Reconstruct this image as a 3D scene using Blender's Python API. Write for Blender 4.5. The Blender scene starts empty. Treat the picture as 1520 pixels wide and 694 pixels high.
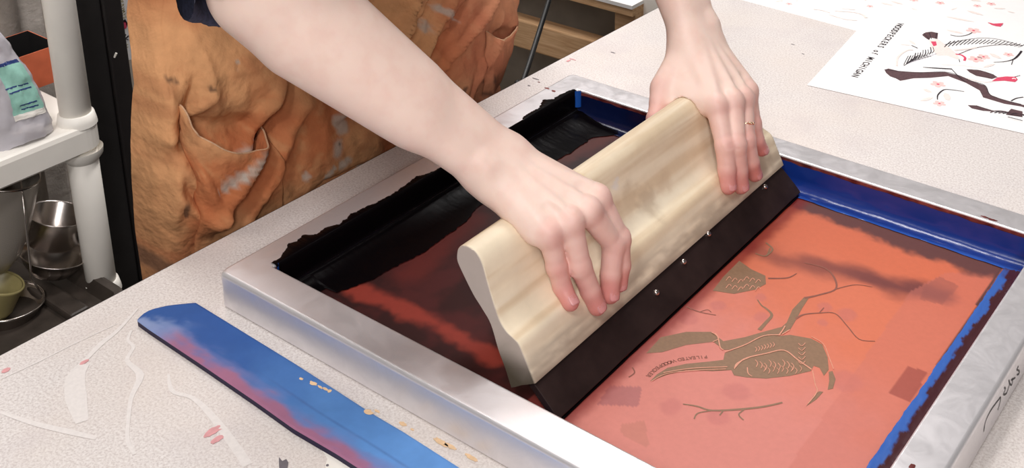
import bpy, bmesh, math, random
import numpy as np
from mathutils import Vector, Matrix, noise
random.seed(7)
PI = math.pi
SC = bpy.context.scene
COL = SC.collection

# ------------------------------------------------------------------ camera
CAM = np.array([0.86517515, -0.58122555, 0.70066696])
ROT = np.array([[0.8000908435390762, 0.5998758751941518, -0.001891149054255914],
                [-0.19278714690481058, 0.26011467003192357, 0.9461360760596852],
                [0.5680561222916253, -0.7566302219666922, 0.32376372423859157]])
FPX, PPX, PPY = 1743.0162543803126, 843.862, -65.644
W, L, H, RW = 0.6648, 0.5770, 0.0399, 0.038      # screen frame: width, length, height, rail width

def at(px, py, z):
    "photo pixel -> point on the horizontal plane z"
    d = ROT.T @ np.array([(px - PPX) / FPX, -(py - PPY) / FPX, -1.0])
    P = CAM + d * ((z - CAM[2]) / d[2])
    return (float(P[0]), float(P[1]))

def atx(px, py, x):
    "photo pixel -> (y, z) on the upright plane x"
    d = ROT.T @ np.array([(px - PPX) / FPX, -(py - PPY) / FPX, -1.0])
    P = CAM + d * ((x - CAM[0]) / d[0])
    return (float(P[1]), float(P[2]))

cd = bpy.data.cameras.new('camera')
cam = bpy.data.objects.new('camera', cd)
COL.objects.link(cam)
M = Matrix([list(ROT[0]), list(ROT[1]), list(ROT[2])]).transposed().to_4x4()
M.translation = Vector(CAM)
cam.matrix_world = M
cd.sensor_fit = 'HORIZONTAL'
cd.sensor_width = 36.0
cd.lens = FPX / 1520.0 * 36.0
cd.shift_x = -(PPX - 760) / 1520.0
cd.shift_y = (PPY - 347) / 1520.0
cd.clip_start = 0.02
SC.camera = cam

# ------------------------------------------------------------------ materials
def srgb(r, g, b):
    f = lambda c: (c / 255.0 / 12.92) if c <= 10 else (((c / 255.0) + 0.055) / 1.055) ** 2.4
    return (f(r), f(g), f(b), 1.0)

class NT:
    def __init__(s, name):
        s.m = bpy.data.materials.new(name); s.m.use_nodes = True
        s.n = s.m.node_tree.nodes; s.l = s.m.node_tree.links
        s.b = s.n['Principled BSDF']
        s.tc = s.n.new('ShaderNodeTexCoord')
    def noise(s, scale, detail=3, rough=.5, coord='Object', stretch=None, dist=0):
        t = s.n.new('ShaderNodeTexNoise'); t.inputs['Scale'].default_value = scale
        t.inputs['Detail'].default_value = detail; t.inputs['Roughness'].default_value = rough
        t.inputs['Distortion'].default_value = dist
        if stretch:
            mp = s.n.new('ShaderNodeMapping'); mp.inputs['Scale'].default_value = stretch
            s.l.new(s.tc.outputs[coord], mp.inputs[0]); s.l.new(mp.outputs[0], t.inputs['Vector'])
        else: s.l.new(s.tc.outputs[coord], t.inputs['Vector'])
        return t.outputs['Fac']
    def ramp(s, fac, stops):
        r = s.n.new('ShaderNodeValToRGB'); e = r.color_ramp.elements
        while len(e) < len(stops): e.new(.5)
        for k, (p, c) in enumerate(stops): e[k].position = p; e[k].color = c
        s.l.new(fac, r.inputs[0]); return r.outputs[0]
    def mix(s, a, b, fac, mode='MIX'):
        x = s.n.new('ShaderNodeMixRGB'); x.blend_type = mode
        for i, v in ((0, fac), (1, a), (2, b)):
            if isinstance(v, (int, float)): x.inputs[i].default_value = v
            elif isinstance(v, tuple): x.inputs[i].default_value = v
            else: s.l.new(v, x.inputs[i])
        return x.outputs[0]
    def col(s, c):
        if isinstance(c, tuple): s.b.inputs['Base Color'].default_value = c
        else: s.l.new(c, s.b.inputs['Base Color'])
    def set(s, **k):
        for a, v in k.items():
            inp = s.b.inputs[a.replace('_', ' ')]
            if isinstance(v, (int, float, tuple)): inp.default_value = v
            else: s.l.new(v, inp)
    def bump(s, fac, strength, dist=.001):
        b = s.n.new('ShaderNodeBump'); b.inputs['Strength'].default_value = strength; b.inputs['Distance'].default_value = dist
        s.l.new(fac, b.inputs['Height'])
        if s.b.inputs['Normal'].links: s.l.new(s.b.inputs['Normal'].links[0].from_socket, b.inputs['Normal'])
        s.l.new(b.outputs[0], s.b.inputs['Normal'])
    def vcol(s, name='Col'):
        a = s.n.new('ShaderNodeAttribute'); a.attribute_name = name; return a.outputs['Color']

def gry(v): return (v, v, v, 1)
def simple(name, c, rough=.5, metal=0, nz=None, var=.12, bump=0, spec=None):
    t = NT(name)
    n = t.noise(nz or 40, 4)
    lo = tuple(x * (1 - var) for x in c[:3]) + (1,); hi = tuple(min(1, x * (1 + var)) for x in c[:3]) + (1,)
    t.col(t.ramp(n, [(.3, lo), (.7, hi)])); t.set(Roughness=rough, Metallic=metal)
    if spec is not None: t.b.inputs['Specular IOR Level'].default_value = spec
    if bump: t.bump(n, bump)
    return t.m

MT = {}
# skin
t = NT('skin'); n1 = t.noise(60, 4); v = t.vcol()
t.col(t.mix(v, t.mix(v, srgb(222, 168, 158), .45, 'MULTIPLY'), t.ramp(n1, [(.45, gry(0)), (.8, gry(.4))])))
t.set(Roughness=.48); t.b.inputs['Subsurface Weight'].default_value = .12
t.b.inputs['Subsurface Radius'].default_value = (.012, .004, .002); t.b.inputs['Subsurface Scale'].default_value = .5
t.bump(t.noise(900, 3), .12, .0006); t.bump(t.noise(120, 3), .10, .001)
MT['skin'] = t.m
MT['nail'] = simple('nail', srgb(222, 158, 156), .3, nz=300, var=.05)
# table laminate
t = NT('table_laminate')
c = t.ramp(t.noise(420, 2, .7), [(.35, srgb(203, 194, 190)), (.5, srgb(224, 217, 213)), (.68, srgb(238, 233, 230))])
c = t.mix(c, srgb(226, 212, 200), t.ramp(t.noise(5, 3), [(.45, gry(0)), (.8, gry(.6))]))
c = t.mix(c, srgb(196, 186, 190), t.ramp(t.noise(9, 5, .6), [(.5, gry(0)), (.8, gry(.45))]))
t.col(c); t.set(Roughness=.42); t.bump(t.noise(500, 2), .12, .0004)
MT['laminate'] = t.m
MT['edge_black'] = simple('table_edge_strip', srgb(34, 30, 30), .5)
MT['whitepaint'] = simple('white_paint_ghost', srgb(232, 226, 222), .5, nz=260, var=.05)
MT['redpaint'] = simple('red_paint', srgb(224, 160, 162), .5, nz=200, var=.1)
MT['orangepaint'] = simple('orange_paint', srgb(236, 200, 158), .5, nz=200, var=.1)
MT['greypaint'] = simple('grey_paint', srgb(108, 102, 108), .5, nz=200, var=.15)
# aluminium
def metal(name, base, rough):
    t = NT(name)
    sc = t.noise(30, 6, .7, stretch=(1, 1, 1), dist=1.5)
    fine = t.noise(260, 4, .7)
    t.col(t.ramp(sc, [(.3, tuple(x * .93 for x in base[:3]) + (1,)), (.7, base)]))
    t.set(Metallic=.66, Roughness=t.ramp(sc, [(.3, gry(rough * 1.25)), (.7, gry(rough * .8))]))
    t.bump(fine, .05, .0003); t.bump(t.noise(25, 3, .5, dist=2), .04, .001)
    return t.m
MT['alu'] = metal('aluminium', srgb(236, 233, 235), .36)
t = NT('ink_stained_metal')
t.col(t.ramp(t.noise(60, 4), [(.35, srgb(92, 34, 34)), (.6, srgb(150, 78, 72)), (.8, srgb(52, 20, 24))])); t.set(Roughness=.35, Metallic=.3)
MT['stained_alu'] = t.m
MT['marker'] = simple('black_marker', srgb(32, 28, 30), .5)
# generic vertex-colour materials
def vmat(name, rough, bump=None, spec=.5, coat=0, nzs=None, rcoat=.1):
    t = NT(name); c = t.vcol()
    if nzs: c = t.mix(c, t.ramp(t.noise(nzs[0], 4, .6), [(.3, gry(1 - nzs[1])), (.7, gry(1))]), 1.0, 'MULTIPLY')
    t.col(c); t.set(Roughness=rough)
    t.b.inputs['Specular IOR Level'].default_value = spec
    if coat: t.b.inputs['Coat Weight'].default_value = coat; t.b.inputs['Coat Roughness'].default_value = rcoat
    for b in bump or []: t.bump(t.noise(b[0], 3), b[1], b[2])
    return t.m
MT['screen'] = vmat('screen_fabric', .5, [(700, .12, .0003)], .35, nzs=(180, .06))
MT['tape'] = vmat('blue_tape', .24, [(60, .25, .0015), (400, .08, .0005)], .55)
MT['board'] = vmat('painted_board', .5, [(45, .12, .001), (400, .05, .0005)], .22, nzs=(60, .10))
MT['apron'] = vmat('apron_canvas', .85, [(1400, .25, .0006), (130, .5, .003), (32, .6, .007)], .2, nzs=(30, .22))
MT['hem'] = simple('apron_hem', srgb(196, 156, 122), .8, nz=400)
MT['wood'] = vmat('squeegee_wood', .46, [(300, .06, .0004)], .45, nzs=(90, .05))
t = NT('black_ink'); t.col(srgb(9, 6, 8)); t.set(Roughness=.3); t.bump(t.noise(150, 4, .6), .12, .001); t.b.inputs['Specular IOR Level'].default_value = .06
MT['ink'] = t.m
t = NT('blade_rubber'); t.col(t.ramp(t.noise(25, 5, .6), [(.35, srgb(34, 22, 21)), (.68, srgb(48, 34, 32)), (.9, srgb(84, 72, 68))])); t.set(Roughness=.45); t.b.inputs['Specular IOR Level'].default_value = .25; t.bump(t.noise(90, 4), .15, .0008)
MT['blade'] = t.m
MT['steel'] = NT('brushed_steel').m
t = NT('brushed_steel'); t.col(srgb(200, 192, 186)); t.set(Metallic=1.0, Roughness=.24); t.bump(t.noise(80, 3), .08, .001)
MT['steel'] = t.m
MT['navy'] = simple('navy_jersey', srgb(52, 54, 76), .9, nz=260, var=.35, bump=.4)
MT['denim'] = simple('dark_trousers', srgb(44, 44, 50), .9, nz=200, var=.2, bump=.3)
MT['hair'] = simple('brown_hair', srgb(70, 44, 30), .6, nz=120, var=.3, bump=.4)
MT['paper'] = simple('white_paper', srgb(250, 249, 248), .55, nz=60, var=.01)
MT['art_dark'] = simple('print_dark_brown', srgb(92, 66, 70), .6, nz=400, var=.25)
MT['art_black'] = simple('print_black', srgb(38, 26, 36), .6)
MT['art_red'] = simple('print_red', srgb(222, 76, 106), .6, nz=300, var=.08)
MT['art_pink'] = simple('print_pink', srgb(240, 204, 200), .6, nz=300, var=.06)
MT['art_blush'] = simple('print_blush', srgb(244, 230, 224), .6, nz=300, var=.05)
MT['art_grey'] = simple('print_grey', srgb(190, 184, 196), .6, nz=300, var=.12)
MT['stencil'] = simple('stencil_olive', srgb(136, 104, 78), .5, nz=300, var=.08)
MT['stencil_thin'] = simple('stencil_brown', srgb(138, 82, 66), .5, nz=300, var=.1)
MT['stencil_pale'] = simple('stencil_pale_line', srgb(214, 148, 122), .5, nz=300, var=.1)
MT['plastic'] = simple('cream_plastic', srgb(248, 243, 234), .45, nz=15, var=.04, bump=.05)
t = NT('rough_wall'); t.col(t.ramp(t.noise(18, 5, .6), [(.3, srgb(150, 142, 134)), (.7, srgb(188, 180, 172))])); t.set(Roughness=.8); t.bump(t.noise(60, 4, .7), .5, .004)
MT['wall'] = t.m
MT['wallpaint'] = simple('wall_paint', srgb(170, 160, 148), .8, nz=20, var=.08, bump=.2)
MT['floor'] = simple('concrete_floor', srgb(74, 66, 58), .7, nz=12, var=.25, bump=.3)
MT['black'] = simple('black_enamel', srgb(40, 38, 38), .45, nz=30, var=.12)
MT['cable'] = simple('black_cable', srgb(18, 17, 18), .5)
MT['tray'] = simple('dark_plastic_tray', srgb(70, 62, 56), .38, nz=22, var=.4, bump=.1)
t = NT('raw_pine'); g = t.noise(18, 5, .6, stretch=(.6, 9, 9), dist=1)
t.col(t.ramp(g, [(.3, srgb(186, 142, 100)), (.7, srgb(222, 184, 142))])); t.set(Roughness=.7); MT['pine'] = t.m
MT['bag'] = None
t = NT('clear_plastic_film'); t.col(srgb(214, 210, 216)); t.set(Roughness=.22); t.b.inputs['Transmission Weight'].default_value = .25; t.bump(t.noise(35, 3), .4, .004); MT['bag'] = t.m
MT['label_green'] = simple('mint_label', srgb(158, 210, 194), .5, nz=200, var=.06)
MT['label_navy'] = simple('navy_print', srgb(52, 70, 128), .5)
MT['orange_card'] = simple('orange_card', srgb(204, 104, 70), .6)
MT['olive'] = simple('olive_ceramic', srgb(160, 148, 100), .4, nz=30)
t = NT('sieve_mesh'); t.col(srgb(176, 168, 158)); t.set(Metallic=.35, Roughness=.4)
wv = t.n.new('ShaderNodeTexChecker'); wv.inputs['Scale'].default_value = 420; t.l.new(t.tc.outputs['Object'], wv.inputs['Vector'])
t.bump(wv.outputs['Fac'], .6, .001); MT['mesh'] = t.m
t = NT('clear_bowl'); t.col(srgb(226, 220, 212)); t.set(Roughness=.08); t.b.inputs['Transmission Weight'].default_value = .85; t.b.inputs['IOR'].default_value = 1.3; MT['glass'] = t.m
MT['gold'] = simple('pale_gold', srgb(232, 198, 170), .2, 1.0)

# ------------------------------------------------------------------ object helpers
def link(name, me, mats, parent=None, smooth=True):
    o = bpy.data.objects.new(name, me); COL.objects.link(o)
    for m in (mats if isinstance(mats, (list, tuple)) else [mats]):
        me.materials.append(m if not isinstance(m, str) else MT[m])
    if smooth: me.polygons.foreach_set('use_smooth', [True] * len(me.polygons))
    if parent: o.parent = parent
    return o

def tag(o, label=None, cat=None, group=None, kind=None):
    if label: o['label'] = label
    if cat: o['category'] = cat
    if group: o['group'] = group
    if kind: o['kind'] = kind
    return o

def empty(name, label, cat, group=None, loc=(0, 0, 0)):
    o = bpy.data.objects.new(name, None); COL.objects.link(o); o.empty_display_size = .02
    o.location = loc
    return tag(o, label, cat, group)

class MB:
    "mesh collector"
    def __init__(s): s.v = []; s.f = []; s.mi = []; s.c = []
    def add(s, v, f, mi=0, c=None):
        k = len(s.v); s.v += [tuple(map(float, p)) for p in v]; s.f += [tuple(i + k for i in q) for q in f]
        s.mi += [mi] * len(f)
        s.c += (c if isinstance(c, list) else [c or (1, 1, 1, 1)] * len(v))
        return s
    def grid(s, P, mi=0, c=None, closed_u=False, closed_v=False):
        P = np.asarray(P); n, m = P.shape[:2]; f = []
        for i in range(n - (0 if closed_u else 1)):
            for j in range(m - (0 if closed_v else 1)):
                a, b = i * m + j, i * m + (j + 1) % m; i2 = (i + 1) % n
                f.append((a, b, i2 * m + (j + 1) % m, i2 * m + j))
        return s.add(P.reshape(-1, 3).tolist(), f, mi, c)
    def box(s, lo, hi, mi=0):
        x0, y0, z0 = lo; x1, y1, z1 = hi
        v = [(x0, y0, z0), (x1, y0, z0), (x1, y1, z0), (x0, y1, z0), (x0, y0, z1), (x1, y0, z1), (x1, y1, z1), (x0, y1, z1)]
        return s.add(v, [(0, 3, 2, 1), (4, 5, 6, 7), (0, 1, 5, 4), (1, 2, 6, 5), (2, 3, 7, 6), (3, 0, 4, 7)], mi)
    def poly(s, pts, z, mi=0, th=.0003):
        "flat inked shape: thin prism (pts (x,y))"
        n = len(pts)
        area = sum(pts[i][0] * pts[(i + 1) % n][1] - pts[(i + 1) % n][0] * pts[i][1] for i in range(n))
        if area < 0: pts = pts[::-1]
        v = [(x, y, z) for x, y in pts] + [(x, y, z + th) for x, y in pts]
        f = [tuple(range(n, 2 * n))] + [(i, (i + 1) % n, n + (i + 1) % n, n + i) for i in range(n)]
        return s.add(v, f, mi)
    def stroke(s, pts, w, z, mi=0, th=.0003):
        "brush line of varying width along (x,y) pts; w number or list"
        n = len(pts)
        if not isinstance(w, (list, tuple)): w = [w] * n
        l, r = [], []
        for i in range(n):
            a = pts[max(i - 1, 0)]; b = pts[min(i + 1, n - 1)]
            dx, dy = b[0] - a[0], b[1] - a[1]; q = math.hypot(dx, dy) or 1
            nx, ny = -dy / q, dx / q
            l.append((pts[i][0] + nx * w[i] / 2, pts[i][1] + ny * w[i] / 2, z + th))
            r.append((pts[i][0] - nx * w[i] / 2, pts[i][1] - ny * w[i] / 2, z + th))
        return s.add(l + r, [(i, n + i, n + i + 1, i + 1) for i in range(n - 1)], mi)
    def tube(s, pts, r, seg=12, mi=0, caps=True):
        pts = [Vector(p) for p in pts]; n = len(pts)
        if not isinstance(r, (list, tuple)): r = [r] * n
        rings = []; up = None
        for i in range(n):
            t = (pts[min(i + 1, n - 1)] - pts[max(i - 1, 0)]).normalized()
            if up is None: up = t.orthogonal().normalized()
            up = (up - t * up.dot(t)).normalized(); sd = t.cross(up)
            rings.append([tuple(pts[i] + (up * math.cos(2 * PI * k / seg) + sd * math.sin(2 * PI * k / seg)) * r[i]) for k in range(seg)])
        k0 = len(s.v); s.grid(np.array(rings), mi, closed_v=True)
        if caps:
            s.f += [tuple(k0 + i for i in range(seg))[::-1], tuple(k0 + (n - 1) * seg + i for i in range(seg))]; s.mi += [mi, mi]
        return s
    def lathe(s, prof, seg=40, mi=0, M=None):
        "prof: (r,z) list, around z; M optional matrix"
        P = np.array([[(r * math.cos(2 * PI * k / seg), r * math.sin(2 * PI * k / seg), z) for k in range(seg)] for r, z in prof])
        if M is not None:
            P = np.array([[tuple(M @ Vector(q)) for q in row] for row in P])
        return s.grid(P, mi, closed_v=True)
    def build(s, name, mats, parent=None, smooth=False, vc=False):
        me = bpy.data.meshes.new(name); me.from_pydata(s.v, [], s.f); me.update()
        o = link(name, me, mats, parent, smooth)
        me.polygons.foreach_set('material_index', s.mi)
        if vc:
            a = me.color_attributes.new('Col', 'FLOAT_COLOR', 'POINT')
            a.data.foreach_set('color', np.array(s.c, dtype=np.float32).reshape(-1))
        return o

def bevel(o, w, seg=2, ang=.6):
    m = o.modifiers.new('bevel', 'BEVEL'); m.width = w; m.segments = seg; m.limit_method = 'ANGLE'; m.angle_limit = ang
    return o

def smooth_curve(pts, n=8):
    "Catmull-Rom through pts (tuples)"
    P = [np.array(p, float) for p in pts]; out = []
    for i in range(len(P) - 1):
        a, b, c, d = P[max(i - 1, 0)], P[i], P[i + 1], P[min(i + 2, len(P) - 1)]
        for k in range(n):
            t = k / n
            out.append(tuple(.5 * ((2 * b) + (c - a) * t + (2 * a - 5 * b + 4 * c - d) * t * t + (3 * b - a - 3 * c + d) * t ** 3)))
    out.append(tuple(P[-1])); return out

def fbm(x, y, z=0.0, o=4):
    return noise.fractal(Vector((x, y, z)), 1.0, 2.0, o)
def sst(a, b, x):
    t = min(1, max(0, (x - a) / (b - a))); return t * t * (3 - 2 * t)
def lerpc(a, b, t):
    return tuple(a[i] * (1 - t) + b[i] * t for i in range(3)) + (1.0,)

def text_mesh(txt, size):
    "letters as plain triangles/ngons in the xy plane, origin at the left of the baseline"
    cu = bpy.data.curves.new('letters', 'FONT'); cu.body = txt; cu.size = size; cu.resolution_u = 3; cu.offset = size * .02
    ob = bpy.data.objects.new('letters', cu); COL.objects.link(ob)
    dg = bpy.context.evaluated_depsgraph_get(); dg.update()
    me = bpy.data.meshes.new_from_object(ob.evaluated_get(dg))
    v = [tuple(q.co) for q in me.vertices]; f = [tuple(p.vertices) for p in me.polygons]
    bpy.data.objects.remove(ob); bpy.data.curves.remove(cu); bpy.data.meshes.remove(me)
    return v, f
# ================================================================== WORK TABLE
TX0, TX1 = lambda y: -.1015 + .011 * (y + .17), 1.25
def poly_px(mb, pts, z, mi, cf=None, th=.0003):
    mb.poly([at(*(cf(*p) if cf else p), z) for p in pts], z, mi, th)
def stroke_px(mb, pts, w, z, mi, cf=None, n=6, th=.0003):
    P = [at(*(cf(*p) if cf else p), z) for p in pts]
    S = smooth_curve(P, n)
    if isinstance(w, (list, tuple)):
        w = [float(np.interp(i / (len(S) - 1), np.linspace(0, 1, len(w)), w)) for i in range(len(S))]
    mb.stroke(S, w, z, mi, th)
def blob(mb, px, py, rx, ry, z, mi, cf=None, n=18, rag=.2, seed=0):
    x, y = at(*(cf(px, py) if cf else (px, py)), z)
    mb.poly([(x + rx * math.cos(a) * (1 + rag * fbm(math.cos(a) * 2 + seed, math.sin(a) * 2, seed)), y + ry * math.sin(a) * (1 + rag * fbm(math.cos(a) * 2 + seed, math.sin(a) * 2, seed))) for a in [2 * PI * k / n for k in range(n)]], z, mi)

table = empty('work_table', 'pale speckled laminate work table with paint smudges, standing under the screen frame', 'table', loc=(.5, .6, -.9))
def tchild(o): o.parent = table; o.matrix_parent_inverse = Matrix.Translation((-.5, -.6, .9)); return o
mb = MB()
y0, y1 = -.62, 1.95
v = [(TX0(y0), y0, -.03), (TX1, y0, -.03), (TX1, y1, -.03), (TX0(y1), y1, -.03), (TX0(y0), y0, 0), (TX1, y0, 0), (TX1, y1, 0), (TX0(y1), y1, 0)]
mb.add(v, [(0, 3, 2, 1), (4, 5, 6, 7), (0, 1, 5, 4), (1, 2, 6, 5), (2, 3, 7, 6), (3, 0, 4, 7)])
Z = .0001
ghost = 1
stroke_px(mb, [(205, 457), (175, 490), (150, 510), (125, 536)], [.002, .004, .006, .004], Z, ghost)
stroke_px(mb, [(125, 540), (112, 560), (113, 590), (122, 626)], [.010, .017, .018, .010], Z, ghost)
stroke_px(mb, [(0, 611), (50, 628), (100, 640), (143, 650)], [.003, .005, .006, .004], Z, ghost)
stroke_px(mb, [(195, 490), (190, 505), (198, 515), (189, 535), (208, 557), (195, 590), (190, 630), (190, 655), (200, 674)], [.0025, .003, .0035, .004, .007, .004, .003, .0035, .003], Z, ghost)
stroke_px(mb, [(250, 555), (256, 580), (285, 590), (310, 612), (340, 650), (368, 690)], [.002, .004, .004, .006, .008, .008], Z, ghost)
stroke_px(mb, [(0, 563), (60, 535), (110, 510), (175, 480)], [.001, .002, .0015, .001], Z, ghost)
blob(mb, 125, 537, .0022, .0045, Z * 3, 2, seed=1)
blob(mb, 9, 549, .003, .004, Z * 3, 2, seed=2); blob(mb, 315, 640, .004, .008, Z * 3, 2, seed=3, rag=.5); blob(mb, 322, 652, .003, .006, Z * 3, 2, seed=4, rag=.5)
for k, (px, py, a, b) in enumerate([(598, 629, .004, .002), (612, 637, .002, .001), (655, 656, .008, .0025), (668, 662, .006, .002), (700, 679, .007, .002), (560, 610, .003, .0012)]):
    blob(mb, px, py, a, b, Z * 3, 3, seed=k + 5, rag=.4)
for k, (px, py, a, b) in enumerate([(850, 88, .006, .001), (844, 90, .002, .004), (795, 117, .006, .0008), (785, 127, .002, .001), (910, 78, .004, .0008)]):
    blob(mb, px, py, a, b, Z * 3, 2 if k < 2 else 4, seed=k + 15, rag=.4)
poly_px(mb, [(414, 678), (419, 684), (425, 681), (428, 686), (426, 700), (415, 700), (414, 688)], Z * 3, 4)
poly_px(mb, [(477, 666), (495, 673), (510, 678), (530, 684), (520, 690), (528, 702), (484, 702), (483, 690), (486, 681)], Z * 3, 5)
blob(mb, 486, 690, .0012, .0012, Z * 8, 4); blob(mb, 510, 686, .001, .001, Z * 8, 4)
blob(mb, 1177, 66, .003, .0006, Z * 3, 4, seed=31); blob(mb, 1192, 80, .002, .0006, Z * 3, 4, seed=32)
tchild(mb.build('tabletop', ['laminate', 'whitepaint', 'redpaint', 'orangepaint', 'greypaint', 'plastic']))
mb = MB()
for (ya, yb) in ((y0, y1),):
    mb.add([(TX0(ya) - .0015, ya, -.031), (TX0(yb) - .0015, yb, -.031), (TX0(yb) - .0015, yb, -.0006), (TX0(ya) - .0015, ya, -.0006),
            (TX0(ya) - .0001, ya, -.031), (TX0(yb) - .0001, yb, -.031), (TX0(yb) - .0001, yb, -.0006), (TX0(ya) - .0001, ya, -.0006)],
           [(0, 3, 2, 1), (4, 5, 6, 7), (0, 1, 5, 4), (1, 2, 6, 5), (2, 3, 7, 6), (3, 0, 4, 7)])
tchild(mb.build('edge_strip', 'edge_black'))
for lx, ly in ((.0, -.5), (1.15, -.5), (.0, 1.82), (1.15, 1.82)):
    mb = MB(); mb.box((lx - .025, ly - .025, -.9), (lx + .025, ly + .025, -.0305)); tchild(bevel(mb.build('leg', 'steel'), .004))

# ================================================================== SCREEN FRAME
screen = empty('screen_printing_frame', 'aluminium screen printing frame with taped orange mesh, lying on the work table', 'screen', loc=(W / 2, L / 2, 0))
def schild(o): o.parent = screen; o.matrix_parent_inverse = Matrix.Translation((-W / 2, -L / 2, 0)); return o
def rrect(x0, y0, x1, y1, r, n=6):
    out = []
    for cx, cy, a0 in ((x1 - r, y1 - r, 0), (x0 + r, y1 - r, PI / 2), (x0 + r, y0 + r, PI), (x1 - r, y0 + r, 1.5 * PI)):
        for k in range(n + 1):
            a = a0 + PI / 2 * k / n; out.append((cx + r * math.cos(a), cy + r * math.sin(a)))
    return out
prof = [(.0015, .0005), (0, .0025), (0, H - .005), (.0006, H - .0028), (.002, H - .0008), (.0045, H), (RW - .0025, H), (RW - .0008, H - .0006), (RW, H - .002), (RW, .002), (RW - .001, .0005)]
rings = []
for o_, z_ in prof:
    r = max(.0012, .0075 - o_ * .17) if o_ < RW * .6 else .002
    rings.append([(x, y, z_) for x, y in rrect(o_, o_, W - o_, L - o_, r)])
mb = MB(); R_ = np.array(rings)
n = R_.shape[1]; f = []; mi = []
for i in range(len(prof)):
    i2 = (i + 1) % len(prof)
    for j in range(n):
        j2 = (j + 1) % n; f.append((i * n + j, i * n + j2, i2 * n + j2, i2 * n + j)); mi.append(1 if i in (8,) else 0)
mb.add(R_.reshape(-1, 3).tolist(), f); mb.mi = mi
# marker writing on the outer right side
def side_stroke(pts, w):
    P = [atx(1430 + a / 5.34, 520 + b / 5.34, W) for a, b in pts]; S = smooth_curve(P, 5)
    tmp = MB(); tmp.stroke(S, w, 0); k = len(mb.v)
    mb.add([(W + .0003, p[0], p[1]) for p in tmp.v], tmp.f, 2)
for st in ([(160, 640), (175, 560), (215, 475), (280, 385), (293, 372), (288, 415), (272, 470)], [(325, 290), (331, 305), (318, 345), (340, 338), (356, 295), (366, 262)],
           [(360, 232), (368, 262), (383, 268), (391, 215)], [(378, 232), (410, 215)], [(436, 122), (424, 148), (440, 160), (440, 182), (424, 190)]):
    side_stroke(st, .0018)
# small ink drips and scratches on the rails
for k, (px, py, a, b) in enumerate([(1462, 322, .004, .0015), (1473, 326, .005, .0015), (1354, 692, .002, .003), (812, 131, .004, .0015), (822, 135, .003, .002), (800, 122, .002, .001)]):
    blob(mb, px, py, a, b, H + .0001, 1, seed=k + 40, rag=.5)
frame = schild(mb.build('frame', ['alu', 'stained_alu', 'marker'], smooth=True))
frame.modifiers.new('wn', 'WEIGHTED_NORMAL')
# ---- mesh with its ink film and stencil
ZM = .004
def PXP(pts, cf=None): return [at(*(cf(*p) if cf else p), ZM) for p in pts]
def inside(P, x, y):
    c = False; n = len(P)
    for i in range(n):
        x1, y1 = P[i]; x2, y2 = P[(i + 1) % n]
        if (y1 > y) != (y2 > y) and x < (x2 - x1) * (y - y1) / (y2 - y1) + x1: c = not c
    return c
def segd(P, x, y):
    best = 9; tt = 0
    for i in range(len(P) - 1):
        ax, ay = P[i]; bx, by = P[i + 1]; dx, dy = bx - ax, by - ay
        t = max(0, min(1, ((x - ax) * dx + (y - ay) * dy) / (dx * dx + dy * dy)))
        d = math.hypot(x - ax - t * dx, y - ay - t * dy)
        if d < best: best = d; tt = (i + t) / (len(P) - 1)
    return best, tt
c4 = lambda X, Y: (900 + X / 2.5325, 360 + Y / 2.5325)
ORANGE, ORANGE2, PINK, MAUVE, BROWN, DK = srgb(212, 116, 86), srgb(206, 102, 68), srgb(210, 130, 118), srgb(188, 108, 104), srgb(90, 56, 54), srgb(50, 20, 20)
band = PXP([(1352, 432), (1402, 405), (1480, 402), (1290, 700), (1165, 700)])
patchA = PXP([(1372, 424), (1394, 410), (1424, 424), (1398, 452), (1366, 444)]); patchB = PXP([(1348, 543), (1377, 552), (1352, 598), (1319, 583)])
patchC = PXP([(905, 572), (953, 574), (948, 603), (886, 600)]); patchD = PXP([(922, 629), (957, 624), (964, 664), (935, 652), (920, 640)])
streak = PXP([(1090, 355), (1160, 385), (1250, 400), (1330, 425), (1400, 440)])
edge_r = PXP([(1486, 398), (1290, 700)])
redst = PXP([(530, 430), (600, 455), (650, 480), (690, 505), (742, 532)]); redst2 = PXP([(610, 405), (665, 350), (700, 325)]); redst3 = PXP([(820, 240), (880, 215), (905, 200)])
blobs = [(PXP([(x, y)], c4)[0], r) for x, y, r in ((245, 615, .012), (420, 235, .010), (580, 205, .007), (582, 280, .009), (820, 240, .009), (905, 270, .012), (810, 300, .007), (900, 520, .018), (310, 285, .012), (420, 655, .012), (490, 560, .014))]
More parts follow.
